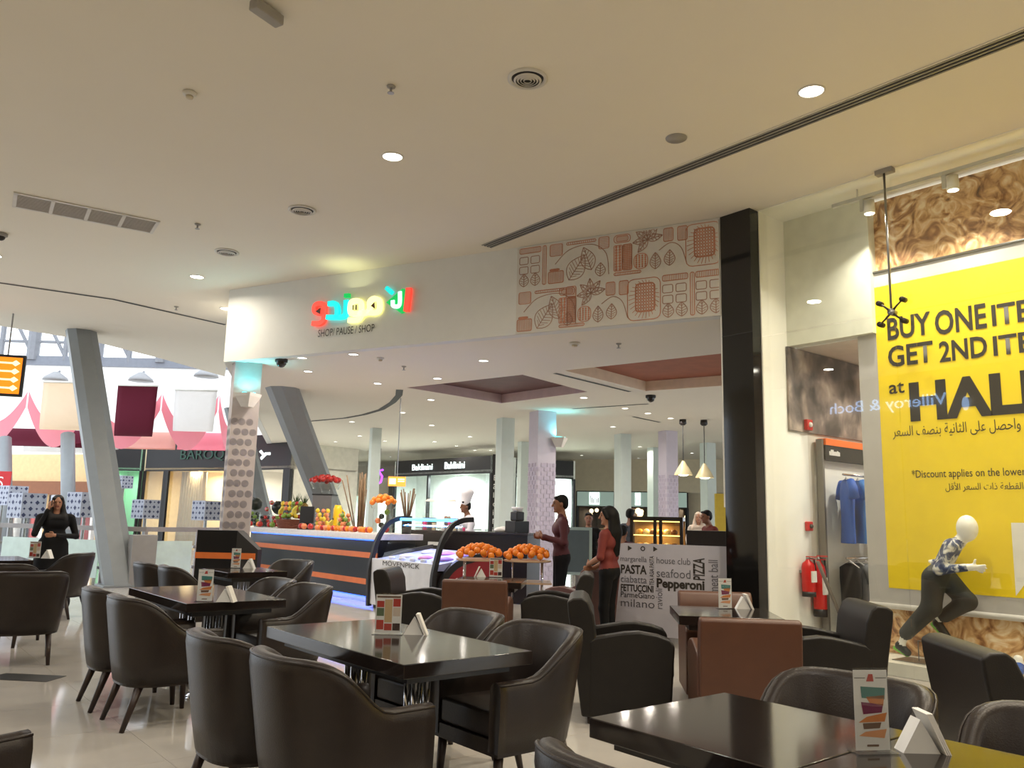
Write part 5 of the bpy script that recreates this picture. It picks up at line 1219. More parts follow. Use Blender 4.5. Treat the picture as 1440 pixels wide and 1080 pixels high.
# cream wall with lit shop signs
W1, W2 = seg(806, 33, 1030, 31)
wl_ = struct(along(W1, W2, .3, 2.6, SZ).build('wall_cream', CREAM))
for k, (x0, x1, lb) in enumerate(((812, 863, 'dark shop with a lit sign box left of the white pillars'), (884, 912, 'dark shop with a lit sign box between the white pillars'), (950, 966, 'narrow dark shop with a lit sign box behind the lilac cornered pillar'))):
    p_ = pp(x0, 715, W1, math.degrees(math.atan2(W2[1] - W1[1], W2[0] - W1[0]))); q_ = pp(x1, 715, W1, math.degrees(math.atan2(W2[1] - W1[1], W2[0] - W1[0])))
    t, p, q, n = shop(lb, p_, q_, 1.98, 2.62, BLKM, DIMB, 3.5, (), 40, (1, .8, .55))
    nn = n
    o = along(p, q, .05, 2.02, 2.58, -.06).build('sign_box', emat('grey green sign light', (150, 170, 160), .6), t)
    if k < 2:
        L_ = float(np.linalg.norm((q - p)[:2])); mk = B(); o2 = B().box(L_ * .34, L_ * .62, -.075, -.07, 2.08, 2.56).build('lit_patch', emat('sign box glow', (235, 250, 245), 2.2), t); frame(o2, (p[0], p[1], 0), rt_of(p.copy(), q.copy()))
        for j in range(6): mk.box(L_ * (.36 + .045 * j), L_ * (.38 + .045 * j), -.085, -.08, 2.14, 2.14 + (.3 if j == 0 else .16 + .05 * (j % 2)))
        o2 = mk.build('sign_print', mat('dark sign mark', (40, 52, 50), .6), t); frame(o2, (p[0], p[1], 0), rt_of(p.copy(), q.copy()))
    for j in range(6):
        c_ = p + (q - p) * random.uniform(.15, .85) + n * random.uniform(.6, 2.5)
        B().sphere((c_[0], c_[1], random.uniform(1.2, 1.9)), random.uniform(.06, .13), 8, 6).build('lamp_globe', emat('warm globe light', (255, 224, 180), 3.0), t, smooth=True)
    for j in range(5):
        c_ = p + (q - p) * (.1 + .2 * j) + n * 1.5; B().box(c_[0] - .2, c_[0] + .2, c_[1] - .2, c_[1] + .2, 0, random.uniform(.8, 1.4)).build('display_unit', [mat('display tan', (160, 112, 70), .6), DIMB, mat('display pale', (196, 176, 150), .6)][j % 3], t)
struct(along(*[W1, seg(812, 33, 812, 33)[0]], .3, 0, 2.6).build('wall_cream_pier', CREAM))
i0, i1 = seg(863, 33.3, 884, 33.1); struct(along(i0, i1, .3, 0, 2.6).build('wall_cream_pier', CREAM)); i0, i1 = seg(912, 32.6, 950, 32.2); struct(along(i0, i1, .3, 0, 2.6).build('wall_cream_pier', CREAM)); i0, i1 = seg(966, 32, 1030, 31.2); struct(along(i0, i1, .3, 0, 2.6).build('wall_cream_pier', CREAM))
E0, E1 = seg(806, 33, 780, 40); struct(along(E0, E1, .2, 0, SZ).build('wall_corner', PALE))
# yellow panel by the black column
y0_, y1_ = seg(1006, 24, 1022, 24); tag(along(y0_, y1_, .1, 0, 2.3).build('yellow_panel', mat('yellow panel', (190, 160, 40), .6)), 'yellow upright panel beside the black column', 'panel')
# pale far wall closing the mall
for (a_, b_, m_) in ((seg(400, 42, 560, 40), 0, PALE), (seg(540, 42, 800, 44), 0, PALE)):
    struct(along(a_[0], a_[1], .3, 0, SZ).build('wall_far', m_))
# far shops at left of the bar
A1, A2 = seg(405, 37, 452, 36)
t, p, q, n = shop('far pale shop with violet blue sign seen past the leaning column', A1, A2, 2.25, 3.2, PALE, LIT, 1.2, (.5,), 200, (1, .95, .9))
lettering(t, 'fil\u2665', p, q, .1, .55, 2.5, .5, emat('violet sign light', (80, 60, 255), 3), n)
A1, A2 = seg(470, 38, 545, 36); t, p, q, n = shop('far white shop behind the reeds', A1, A2, 2.3, 3.1, PALE, LIT, 1.4, (.5,), 200)
c_ = dp(534, 672, 30); t = thing('violet_sign', 'small violet lit sign ornament beside the reeds', 'sign', c_); B().tube([(.12, 0, .3), (-.05, 0, .25), (.1, 0, .05), (.05, 0, -.15), (-.12, 0, -.25)], .04, 8).build('stroke', emat('violet neon', (170, 70, 255), 3), t, smooth=True); B().cyl((0, 0, .3), (0, 0, SZ - c_[2]), .01, n=6).build('rod', BRUSH, t)
c_ = dp(558, 677, 17); t = thing('menu_screen', 'small orange lit menu screen above the counter', 'screen', (c_[0], c_[1], c_[2]), R(-40)); B().box(-.18, .18, 0, .03, -.1, .1).build('screen', emat('orange screen light', (255, 150, 60), 1.6), t); B().box(-.16, -.02, -.004, 0, -.06, .06).box(.02, .16, -.004, 0, .03, .06).box(.02, .16, -.004, 0, -.01, .015).build('print', emat('cream screen print', (255, 226, 180), 1.6), t); B().cyl((0, .02, .1), (0, .02, SZ - c_[2]), .012, n=6).build('rod', BRUSH, t)
# black shop left with script sign
A1, A2 = seg(322, 30, 405, 28)
t, p, q, n = shop('black shop with white script sign behind the patterned pillar', A1, A2, 2.95, 4.2, BLKM, mat('lit plaster interior', (214, 206, 190), .7), 3, (), 160, (1, .95, .85))
B().tube([(float(x_[0]), float(x_[1]), float(x_[2])) for x_ in (dp(366, 634, 28.3), dp(371, 640, 28.3), dp(367, 645, 28.3), dp(374, 638, 28.3), dp(380, 638, 28.3))], .05, 8).build('script_sign', SIGNW, t, smooth=True)
run(t, q - (q - p) * .1, q, .2, 0, 2.95, 'post', BLKM, -.05)
# BAROQ shop
A1, A2 = seg(199, 33, 320, 31)
t, p, q, n = shop('black fascia shop with dark green letters and draped windows', A1, A2, 3.0, 4.4, BLKM, mat('draped interior', (206, 188, 150), .7), 2.0, (.26,), 170, (1, .92, .76))
lettering(t, 'BAROQ', p, q, .42, .92, 3.45, .45, mat('dark green letters', (30, 74, 58), .5), n)
b = B(); run(t, p + (q - p) * .24, p + (q - p) * .3, .1, 0, 3.0, 'post', BLKM, -.06)
for k in range(9):
    c_ = p + (q - p) * (.34 + .03 * k) + n * .6; B().lathe([(.17, 0), (.13, 1.2), (.1, 2.9)], 10, (c_[0], c_[1], .1)).build('curtain_fold', mat('beige curtain', (190, 168, 130), .8), t, smooth=True)
for k in range(7):
    c_ = p + (q - p) * (.66 + .05 * (k % 4)) + n * 1.8; w_ = mat('white frame', (226, 222, 214), .6) if k % 2 else mat('straw disc', (196, 166, 112), .7)
    B().cyl((c_[0], c_[1], 1.9 + .45 * (k // 4) + .1 * (k % 2)), tuple(c_ - n * .05 + np.array([0, 0, 1.9 + .45 * (k // 4) + .1 * (k % 2)])), .2, n=4 if k % 2 else 16).build('wall_ornament', w_, t)
A1, A2 = seg(142, 33, 193, 33)
t, p, q, n = shop('green lit shop window behind the leaning column', A1, A2, 3.0, 4.4, BLKM, mat('green lit wall', (150, 196, 160), .7), 2.0, (), 60, (.75, 1, .85))
A1, A2 = seg(-40, 36, 139, 34)
t, p, q, n = shop('cream fronted shop with brown band at far left', A1, A2, 2.4, 3.7, mat('warm cream fascia', (226, 192, 140), .6), mat('bright product wall', (226, 206, 190), .6), 3, (.3, .6), 320, (1, .95, .9))
run(t, p, q, .2, 2.0, 2.55, 'brown_band', mat('copper brown band', (138, 84, 50), .5), -.1)
for k in range(14):
    c_ = p + (q - p) * (.03 + .07 * k) + n * 2.0; B().box(c_[0] - .3, c_[0] + .3, c_[1] - .2, c_[1] + .2, 0, 1.2 + .4 * (k % 3)).build('display_unit', [mat('display red', (150, 40, 40), .6), mat('display white', (220, 220, 220), .6), mat('display navy', (40, 46, 60), .6)][k % 3], t)
c_ = dp(6, 680, 23.5); t = thing('red_sign', 'red sign with white letters cut off by the left edge', 'sign', (c_[0], c_[1], c_[2]), R(-30)); B().box(-.35, .15, 0, .05, -.35, .35).build('panel', mat('sign red', (170, 30, 34), .5, emit=.5), t); o = link('lettering', text_mesh('S', .4, PAPER, height=.3), t); o.location = (-.2, -.01, -.1); B().cyl((0, .03, -.35), (0, .03, -c_[2]), .03, n=8).build('pole', BRUSH, t)
# ---- atrium drum wall, ring beam and skylight truss
D0, D1 = seg(-120, 38, 440, 38)
drum = struct(along(D0, D1, .3, 3.7, 8.2).build('wall_atrium', mat('atrium white wall', (240, 240, 240), .7, var=.01)))
struct(along(D0, D1, .5, 8.15, 8.6, -.1).build('trim_3', mat('ring beam', (120, 124, 134), .5)), 'pale ring beam under the skylight')
TR = mat('truss white', (128, 130, 136), .5)
t = thing('skylight_truss', 'white steel truss in front of the bright skylight', 'truss')
N_ = 12; dv = (D1 - D0) / N_
for k in range(N_):
    a_, b_ = D0 + dv * k, D0 + dv * (k + 1); w_ = .28 if k % 2 else .12
    B().cyl((a_[0], a_[1], 8.4), (a_[0], a_[1], 12.5), w_, n=8).build('post', TR, t); B().cyl((a_[0], a_[1], 11.2), (b_[0], b_[1], 8.6), .08, n=6).build('diagonal', TR, t)
    B().cyl((a_[0], a_[1], 9.3), (b_[0], b_[1], 9.3), .07, n=6).build('rail', TR, t)
B().cyl((D0[0], D0[1], 11.3), (D1[0], D1[1], 11.3), .15, n=8).build('top_chord', TR, t)
for px, py, lb in ((78, 535, 'leftmost cone lamp on the white atrium wall'), (198, 536, 'middle cone lamp on the white atrium wall'), (290, 530, 'right cone lamp on the white atrium wall')):
    c_ = dp(px, py, 37.5); t = thing('cone_lamp', lb, 'wall lamp', c_); B().lathe([(.55, .0), (.5, .12), (.12, .4)], 18).build('shade', mat('lamp grey white', (150, 150, 152), .5), t, smooth=True); B().cyl((0, 0, .3), (.2, .4, .5), .05, n=8).build('arm', TR, t)
# ---- fabric sails
SAIL = {'beige': (242, 228, 208), 'maroon': (120, 38, 62), 'white': (240, 238, 236), 'pink': (246, 166, 180), 'rose': (238, 196, 184)}
def sailmat(col):
    nm = 'sail ' + col; new = nm not in MATS; m = mat(nm, SAIL[col], .85, var=.02)
    if new:
        nt = m.node_tree; N = nt.nodes; L = nt.links; tr = N.new('ShaderNodeBsdfTranslucent'); tr.inputs[0].default_value = lin(SAIL[col]); mx = N.new('ShaderNodeMixShader'); mx.inputs[0].default_value = .5
        L.new(N['Principled BSDF'].outputs[0], mx.inputs[1]); L.new(tr.outputs[0], mx.inputs[2]); L.new(mx.outputs[0], N['Material Output'].inputs[0])
    return m
def sail(x0, x1, D_a, D_b, zt, zb, ph, waves, col, label):
    nu, nw = 7, 44; V = []; 
    for i in range(nw + 1):
        s_ = i / nw; D = D_a + (D_b - D_a) * s_; c_ = math.cos((s_ * waves + ph) * 2 * math.pi); z = zb + (zt - zb) * ((1 + c_) / 2) ** 1.25
        for j in range(nu + 1):
            f_ = j / nu; px = x0 + (x1 - x0) * f_
            a_ = dp(px, 715, D_a); b_ = dp((x0 + x1) / 2, 715, D_a); e_ = dp((x0 + x1) / 2, 715, D)
            q = e_ + (a_ - b_); V.append((q[0], q[1], z - .12 * math.sin(math.pi * f_) * (1 - abs(c_))))
    F = [(i * (nu + 1) + j, i * (nu + 1) + j + 1, (i + 1) * (nu + 1) + j + 1, (i + 1) * (nu + 1) + j) for i in range(nw) for j in range(nu)]
    t = thing('fabric_sail', label, 'fabric sail', group='fabric sails hung across the atrium')
    o = B().add(V, F).build('cloth', sailmat(col), t, smooth=True); m_ = o.modifiers.new('thick', 'SOLIDIFY'); m_.thickness = .015
    if ph == 0:
        a_, b_ = dp(x0, 715, D_a), dp(x1, 715, D_a); B().cyl((a_[0], a_[1], zt + .02), (b_[0], b_[1], zt + .02), .03, n=8).build('rod', LTMET, t, smooth=True)
for x0, x1, ph, zt, zb, col, lb in ((40, 106, 0, 5.15, 3.9, 'beige', 'beige fabric sail left of the leaning column'), 
                             (148, 206, 0, 5.1, 3.75, 'maroon', 'maroon fabric sail right of the leaning column'), (231, 292, 0, 5.0, 3.95, 'white', 'white fabric sail left of the patterned pillar'),
                             ):
    sail(x0, x1, 22 if x0 == 338 else 24, 25.2 if x0 == 338 else 27.2, zt, zb, ph, 1.0, col, lb)
for x0, x1, ph, col, lb in ((-60, 60, .5, 'maroon', 'low maroon fabric sail at the far left behind'), (60, 110, .3, 'maroon', 'low maroon fabric sail behind the beige sail'), (110, 160, .6, 'white', 'low white fabric sail behind the leaning column'),
                            (160, 240, .4, 'rose', 'low rose fabric sail behind the maroon sail'), (240, 316, .5, 'pink', 'low pink fabric sail behind the white sail'), (20, 130, .8, 'white', 'lowest white fabric sail above the cream shop')):
    sail(x0 + 1, x1 - 1, 31.2 if 'lowest' in lb else 29.5, 32.6 if 'lowest' in lb else 30.7, 4.35, 3.65, ph, .8, col, lb)
def swag(x0, x1, zt, zb, col, label, Da=27.4, Db=29.2):
    nu, nw = 20, 8; V = []
    for i in range(nw + 1):
        D = Da + (Db - Da) * i / nw
        for j in range(nu + 1):
            f_ = j / nu; a_ = dp(x0 + (x1 - x0) * f_, 715, Da); b_ = dp((x0 + x1) / 2, 715, Da); e_ = dp((x0 + x1) / 2, 715, D); q = e_ + (a_ - b_)
            V.append((q[0], q[1], zb + (zt - zb) * abs(2 * f_ - 1) ** 1.9 - .1 * i / nw))
    F = [(i * (nu + 1) + j, i * (nu + 1) + j + 1, (i + 1) * (nu + 1) + j + 1, (i + 1) * (nu + 1) + j) for i in range(nw) for j in range(nu)]
    t = thing('fabric_sail', label, 'fabric sail', group='fabric sails hung across the atrium'); o = B().add(V, F).build('cloth', sailmat(col), t, smooth=True); o.modifiers.new('thick', 'SOLIDIFY').thickness = .015
    # the far side falls away in a hanging edge
    W_ = []
    for j in range(nu + 1): W_.append(V[j]); 
    H_ = [(v[0], v[1], v[2] - .55 - .25 * math.sin(math.pi * k / nu)) for k, v in enumerate(V[:nu + 1])]
    B().add(W_ + H_, [(k, k + 1, nu + 2 + k, nu + 1 + k) for k in range(nu)]).build('hanging_edge', sailmat(col), t, smooth=True)
for x0, x1, lb in ((-70, 20, 'pink fabric swag at the left edge under the screen'), (20, 110, 'pink fabric swag behind the beige sail'), (110, 213, 'pink fabric swag behind the maroon sail'), (213, 295, 'pink fabric swag behind the white sail'), (295, 334, 'pink fabric swag beside the patterned pillar')):
    swag(x0 + 1, x1 - 1, 5.35, 4.25, 'pink', lb)
# ---- leaning steel columns
def lean(pb, ptp, w, d_, rz, label):
    t = thing('leaning_column', label, 'column', (pb[0], pb[1], 0)); dx = np.array(ptp) - np.array([pb[0], pb[1], 0])
    c_, s_ = math.cos(rz), math.sin(rz); cs = [(-w, -d_ * .35), (-w * .35, -d_), (w * .35, -d_), (w, -d_ * .35), (w, d_ * .35), (w * .35, d_), (-w * .35, d_), (-w, d_ * .35)]
    cs = [(a_ * c_ - b_ * s_, a_ * s_ + b_ * c_) for a_, b_ in cs]; n = 8
    V = [(a_, b_, 0) for a_, b_ in cs] + [(a_ + dx[0], b_ + dx[1], dx[2]) for a_, b_ in cs]
    B().add(V, [tuple(range(n - 1, -1, -1)), tuple(range(n, 2 * n))] + [(i, (i + 1) % n, n + (i + 1) % n, n + i) for i in range(n)]).build('shaft', STEEL, t)
    B().box(-w * 1.2, w * 1.2, -d_ * 1.2, d_ * 1.2, 0, .03).build('base_plate', STEEL, t)
lb_ = zp(168, 824, 0); lean(lb_, np.append(zp(114, 466, CZ)[:2], CZ), .3, .28, R(-50), 'thick grey steel column leaning across the fabric sails')
l2 = dp(500, 715, 21); lean((l2[0], l2[1]), np.append(zp(397, 546, SZ)[:2], SZ), .32, .28, R(-50), 'grey steel column leaning down from the low ceiling behind the fruit')
l3 = dp(392, 715, 22); l3t = dp(345, 600, 20); l3u = dp(300, 480, 18); lean((l3[0], l3[1]), (l3t[0] * 1.0 - .35, l3t[1] - .2, SZ), .26, .24, R(-50), 'grey steel column leaning behind the patterned pillar')
# slim far grey posts
for px, D_, lb in ((104, 24, 'slim grey post behind the woman on the phone'), (16, 26, 'slim grey post at the far left')):
    c_ = dp(px, 715, D_); c2 = dp(px - 12, 640, D_ + 1.5); t = thing('slim_post', lb, 'post', (c_[0], c_[1], 0)); B().cyl((0, 0, 0), (c2[0] - c_[0], c2[1] - c_[1], 3.7), .2, n=12).build('shaft', STEEL, t, smooth=True); B().lathe([(.3, 0), (.3, .03)], 14).build('base_plate', STEEL, t)
# ---- balustrade with glass
bp_ = [np.array(v_) for v_ in ((-2.5, 24.0), (.6, 22.4), (2.7, 19.7), (4.15, 17.5), (4.8, 17.1), (5.85, 17.25), (6.7, 17.6))]
t = thing('balustrade', 'glass balustrade with grey handrail in front of the atrium', 'balustrade')
for k in range(len(bp_) - 1):
    a_, b_ = bp_[k], bp_[k + 1]; B().prism([a_, b_, b_ + [.03, .09], a_ + [.03, .09]], 1.0, 1.09).build('handrail', mat('rail grey', (150, 146, 146), .4), t)
    d_ = (b_ - a_) / np.linalg.norm(b_ - a_); n_ = np.array([-d_[1], d_[0]]) * .006
    B().prism([a_ + d_ * .1 - n_, b_ - d_ * .1 - n_, b_ - d_ * .1 + n_, a_ + d_ * .1 + n_], .1, .82).build('pane', mat('frosted balustrade glass', (206, 226, 220), .3), t)
for k in range(1, len(bp_)):
    a_ = bp_[k]; B().box(a_[0] - .03, a_[0] + .03, a_[1] - .03, a_[1] + .03, 0, 1.0).build('post', mat('rail grey', (150, 146, 146), .4), t)
    for zz in (.3, .7): B().cyl((a_[0] - .08, a_[1], zz), (a_[0] + .08, a_[1], zz), .03, n=10).build('clamp', BRUSH, t)
t = thing('floor_plinth_box', 'grey metal box beside the leaning column base', 'box', zp(193, 824, 0) * [1, 1, 0]); B().box(-.2, .25, -.15, .15, 0, .95).build('housing', mat('box grey', (140, 138, 136), .5), t, bevel=.01)
# ---- patterned lantern cubes
LAN = mat('lantern white', (168, 172, 186), .6); LANP = mat('lantern navy print', (52, 58, 90), .6)
def lantern(px, py, s_, D_, label):
    c_ = dp(px, py, D_); t = thing('patterned_lantern', label, 'lantern', (c_[0], c_[1], 0), R(20), 'patterned lanterns along the atrium'); h_ = c_[2]
    B().box(-s_, s_, -s_, s_, h_ - s_, h_ + s_).build('cube', LAN, t); b = B(); k_ = 4
    for f_ in range(2):
        for i in range(k_):
            for j in range(k_):
                u_ = -s_ + (2 * i + 1) * s_ / k_; w_ = h_ - s_ + (2 * j + 1) * s_ / k_; r_ = s_ / k_ * .75; r2 = r_ * (.55 if (i + j) % 2 else 1)
                pts = [(u_ - r2, w_), (u_, w_ - r2), (u_ + r2, w_), (u_, w_ + r2)]
                b.add([((a_, -s_ - .004, c2) if f_ == 0 else (-s_ - .004, a_, c2)) for a_, c2 in pts], [(0, 1, 2, 3) if f_ == 0 else (3, 2, 1, 0)])
    o = b.build('print', LANP, t); o['kind'] = 'stuff'; B().cyl((0, 0, 0), (0, 0, h_ - s_), .04, n=8).build('stand', BRUSH, t); B().lathe([(.2, 0), (.2, .02)], 12).build('foot', BRUSH, t)
for px, py, s_, D_, lb in ((18, 697, .27, 23, 'patterned lantern cube at the far left'), (38, 711, .3, 20, 'patterned lantern cube left of the woman on the phone'), (120, 710, .3, 20, 'patterned lantern cube right of the woman on the phone'), (205, 716, .24, 21, 'patterned lantern cube right of the leaning column'), (290, 718, .24, 20.5, 'patterned lantern cube beside the patterned pillar'), (174, 678, .2, 26, 'small patterned lantern high in the green window')):
    lantern(px, py, s_, D_, lb)
# ---- orange information screen
c_ = dp(-18, 526, 15.5); t = thing('information_screen', 'hanging orange information screen at the left edge', 'screen', c_, R(-24)); B().box(-.62, .62, 0, .07, -.4, .4).build('frame', BLKM, t, bevel=.01)
B().box(-.57, .57, -.006, 0, -.35, .35).build('display', emat('orange display light', (255, 140, 20), 1.0), t)
b = B()
for k in range(4): b.stroke([(.1, .24 - .16 * k), (.4, .24 - .16 * k)], .035, -.01); b.add([(.38, -.01, .24 - .16 * k), (.46, -.01, .18 - .16 * k), (.54, -.01, .24 - .16 * k), (.46, -.01, .3 - .16 * k)], [(0, 1, 2, 3)])
b.build('print', emat('cream display print', (255, 230, 190), 1.2), t); B().cyl((-.3, .03, .4), (-.3, .03, CZ - c_[2]), .015, n=8).build('rod', BRUSH, t); B().cyl((.3, .03, .4), (.3, .03, CZ - c_[2]), .015, n=8).build('rod', BRUSH, t)
# ---- mall pillars
MINT = mat('pale mint pillar paint', (206, 216, 210), .6, var=.02); LIL = mat('lilac pillar paint', (196, 188, 200), .6, var=.02)
def pillar(x0, x1, D_, rz, m_, label, brick=False):
    c_ = dp((x0 + x1) / 2, 715, D_); vis = (x1 - x0) / FOC * D_; s_ = vis / (abs(math.cos(R(rz + 39))) + abs(math.sin(R(rz + 39))))
    t = struct(B().box(-s_ / 2, s_ / 2, -s_ / 2, s_ / 2, 0, SZ).build('column_mall', m_, loc=(c_[0], c_[1], 0), rz=R(rz)), label)
    if brick:
        b = B()
        for r_ in range(26):
            for k in range(3):
                x = -s_ / 2 + s_ * (k + .5 * (r_ % 2)) / 3; z = .1 + r_ * .1
                w_ = min(s_ / 3 - .02, s_ / 2 - x)
                if w_ > .03: b.box(x + .01, x + w_, -s_ / 2 - .012, -s_ / 2, z, z + .085); b.box(-s_ / 2 - .012, -s_ / 2, x + .01, x + w_, z, z + .085)
        o = b.build('brick_relief', mat('lilac brick print', (182, 172, 188), .7, var=.08, scale=12), t); o['kind'] = 'stuff'
    return t, c_, s_
pillar(695, 721, 20, -14, MINT, 'pale mint pillar left of the lilac brick pillar')
_, lc, ls = pillar(742, 780, 18.6, -14, LIL, 'lilac brick patterned pillar behind the man in maroon', True)
pillar(726, 742, 26, -14, MINT, 'far mint pillar just left of the lilac pillar'); pillar(864, 887, 23, -14, MINT, 'mint pillar behind the woman in red'); pillar(911, 930, 27, -14, MINT, 'mint pillar left of the lilac cornered pillar')
pillar(927, 953, 22, -14, LIL, 'lilac pillar above the cake case', True); pillar(986, 1007, 25, -14, MINT, 'mint pillar beside the pendant lamps'); pillar(514, 532, 23, -14, MINT, 'mint pillar behind the reeds')
def sconce(pos, rz, label):
    t = thing('wall_uplight', label, 'wall lamp', pos, rz); B().lathe([(.1, -.22), (.2, -.05), (.22, 0)], 4, cap=True).build('shade', mat('uplight plaster', (206, 200, 192), .6), t); B().box(-.1, .1, -.1, .1, .001, .012).build('lens', emat('cyan lamp lens', (40, 230, 235), 5), t)
    area('lamp', (0, 0, .03), 5, .15, (.2, .9, 1), 150, (R(180), 0, 0), t)
c_ = pc + pu * PS * .5 - pv * .18; sconce((c_[0], c_[1], float(dp(345, 553, 13.3)[2])), PANG, 'cyan glowing uplight on the patterned pillar')
c_ = lc[:2] + np.array([.18 * 1.0, -ls / 2 - .15]); sconce((c_[0], c_[1], float(dp(772, 612, 18.2)[2])), R(-14), 'cyan glowing uplight on the lilac brick pillar')
# small dark framed poster beside the pillar
p_ = dp(790, 745, 15); 
t = thing('menu_stand', 'teal framed stand behind the man in maroon', 'stand', (float(dp(812, 760, 14)[0]), float(dp(812, 760, 14)[1]), 0), R(-40)); B().box(-.25, .25, -.02, .02, .5, 1.3).build('panel', mat('teal grey panel', (140, 160, 160), .5), t); B().box(-.2, .2, -.024, -.02, .55, 1.25).build('picture', mat('dark picture', (70, 84, 92), .5), t); B().box(-.25, .25, -.2, .2, 0, .03).build('foot', BRUSH, t); B().box(-.03, .03, -.02, .02, .03, .5).build('stem', BRUSH, t)

# ================================================================== PEOPLE
def rotz(p, a): c, s = math.cos(a), math.sin(a); return np.array([p[0] * c - p[1] * s, p[0] * s + p[1] * c, p[2]])
def hand(s, w, d, side, m, curl=.5):
    """palm and five fingers from wrist w pointing along d; side: direction towards the thumb"""
    d = np.array(d, float); d /= np.linalg.norm(d); sd = np.array(side, float); sd -= d * (sd @ d); sd /= np.linalg.norm(sd); nrm = np.cross(d, sd)
    pm = w + d * .05
    s.cap(w, pm, .024, .02, m, .012); s.cap(pm + sd * .022, pm - sd * .022, .016, .014, m, .012)
    for k, l in enumerate((.068, .076, .07, .055)):
        b0 = pm + sd * (.028 - .018 * k) + d * .022; m1 = b0 + d * l * .5 + nrm * curl * .012; e = m1 + d * l * .5 * (1 - curl * .4) + nrm * curl * .03
        s.cap(b0, m1, .0105, .0095, m, .004); s.cap(m1, e, .0095, .008, m, .004)
    t0 = w + d * .025 + sd * .022; t1 = t0 + sd * .03 + d * .025; s.cap(t0, t1, .013, .011, m, .008); s.cap(t1, t1 + d * .032 + nrm * curl * .01, .011, .009, m, .004)
def person(name, label, loc, rz, height, top, legs, skin=SKIN, el=((-.26, -.02, 1.13), (.26, -.02, 1.13)), wr=((-.24, .15, .95), (.24, .15, .95)), hd=((0, 1, 0), (0, 1, 0)), look=0.0, tilt=0.0,
           sleeve='long', hair='short', dress=False, lean=0.0, shoes=BLKM, res=.0095, hat=False, hands=True, apron=None, stride=.0, broad=1.0, hairm=HAIR, collar=None):
    k_ = height / 1.75; s = Solid()
    def L(p): # lean the upper body forward about the hips
        p = np.array(p, float)
        if p[2] > .95 and lean: a_ = lean; y, z = p[1], p[2] - .95; p = np.array([p[0], y * math.cos(a_) + z * math.sin(a_), .95 + z * math.cos(a_) - y * math.sin(a_)])
        return p
    H = L((0, .02, 1.625))
    def hp(x, y, z): # head local -> body
        c, t_ = math.cos(look), tilt; y2, z2 = y * math.cos(t_) - z * math.sin(t_), y * math.sin(t_) + z * math.cos(t_); return H + np.array([x * c - y2 * math.sin(look), x * math.sin(look) + y2 * c, z2])
    # head and face
    s.ell(hp(0, 0, .02), (.074, .092, .098), skin, .02); s.ell(hp(0, .018, -.055), (.054, .066, .062), skin, .03); s.ell(hp(0, .07, -.098), (.02, .016, .016), skin, .02)
    s.cap(hp(0, .094, .012), hp(0, .108, -.028), .009, .014, skin, .012); s.cap(hp(-.032, .084, .03), hp(.032, .084, .03), .012, .012, skin, .012)
    for sx in (-1, 1):
        s.ell(hp(sx * .032, .083, .008), (.013, .008, .007), EYE, .003); s.ell(hp(sx * .077, -.008, -.005), (.011, .02, .03), skin, .008); s.cap(hp(sx * .016, .094, .031), hp(sx * .05, .083, .033), .005, .004, hairm, .003)
    s.cap(hp(-.02, .082, -.058), hp(.02, .082, -.058), .008, .008, LIP, .005)
    s.cap(L((0, -.01, 1.44)), hp(0, -.01, -.06), .056 * broad, .052, skin, .02)
    # torso
    b_ = broad
    s.cap(L((-.15 * b_, 0, 1.40)), L((.15 * b_, 0, 1.40)), .06, .06, top, .05); s.cap(L((-.075 * b_, .01, 1.3)), L((.075 * b_, .01, 1.3)), .108, .108, top, .05)
    s.cap(L((-.06 * b_, .01, 1.12)), L((.06 * b_, .01, 1.12)), .098, .098, top, .05); s.cap((-.07 * b_, 0, .99), (.07 * b_, 0, .99), .1, .1, top, .04)
    s.cap((-.075 * b_, -.01, .93), (.075 * b_, -.01, .93), .104, .104, legs, .03)
    if collar is not None: s.cap(L((-.05, .02, 1.47)), L((.05, .02, 1.47)), .03, .03, collar, .012)
    # arms
    for i, sx in enumerate((-1, 1)):
        sh = L((sx * .185 * b_, 0, 1.385)); e = np.array(el[i], float); w = np.array(wr[i], float); e = L(e); w = L(w)
        s.cap(sh, e, .056 * (.5 + .5 * b_), .046, top, .03); ms = top if sleeve == 'long' else skin
        if sleeve == 'wide': s.cap(e, w, .05, .075, top, .02); s.cap(w, w + (w - e) * .12, .03, .03, skin, .01)
        else:
            s.cap(e, w, .043, .03, ms, .02)
            if sleeve == 'long': s.cap(w - (w - e) * .06, w, .034, .034, ms, .008)
        if hands: hand(s, w + (w - e) / np.linalg.norm(w - e) * (.03 if sleeve != 'wide' else .02), hd[i], (-sx * .4, .2, 1), skin)
    # legs
    for i, sx in enumerate((-1, 1)):
        hip = np.array([sx * .09, 0, .9]); kn = np.array([sx * .1, .03 + sx * stride * .5, .5]); an = np.array([sx * .1, sx * stride, .09])
        if not dress:
            s.cap(hip, kn, .092, .062, legs, .03); s.cap(kn, an, .064, .046, legs, .03)
        s.cap(an + [0, -.03, -.045], an + [sx * .015, .13, -.055], .04, .033, shoes, .02)
    if dress:
        for z0, z1, r0, r1 in ((.95, .5, .15, .2), (.5, .08, .2, .25)):
            for x in (-.07, .07): s.cap((x, 0, z0), (x * 1.2, 0, z1), r0, r1, legs, .06)
    t = thing(name, label, 'person', loc, rz)
    me = s.mesh('body', res); o = link('body', me, t)
    # hair
    h = Solid()
    if hair == 'short':
        h.ell(hp(0, -.018, .045), (.082, .092, .088), hairm, .02); h.ell(hp(0, -.05, .0), (.074, .06, .07), hairm, .02); h.cap(hp(-.05, .06, .085), hp(.05, .06, .085), .022, .022, hairm, .02)
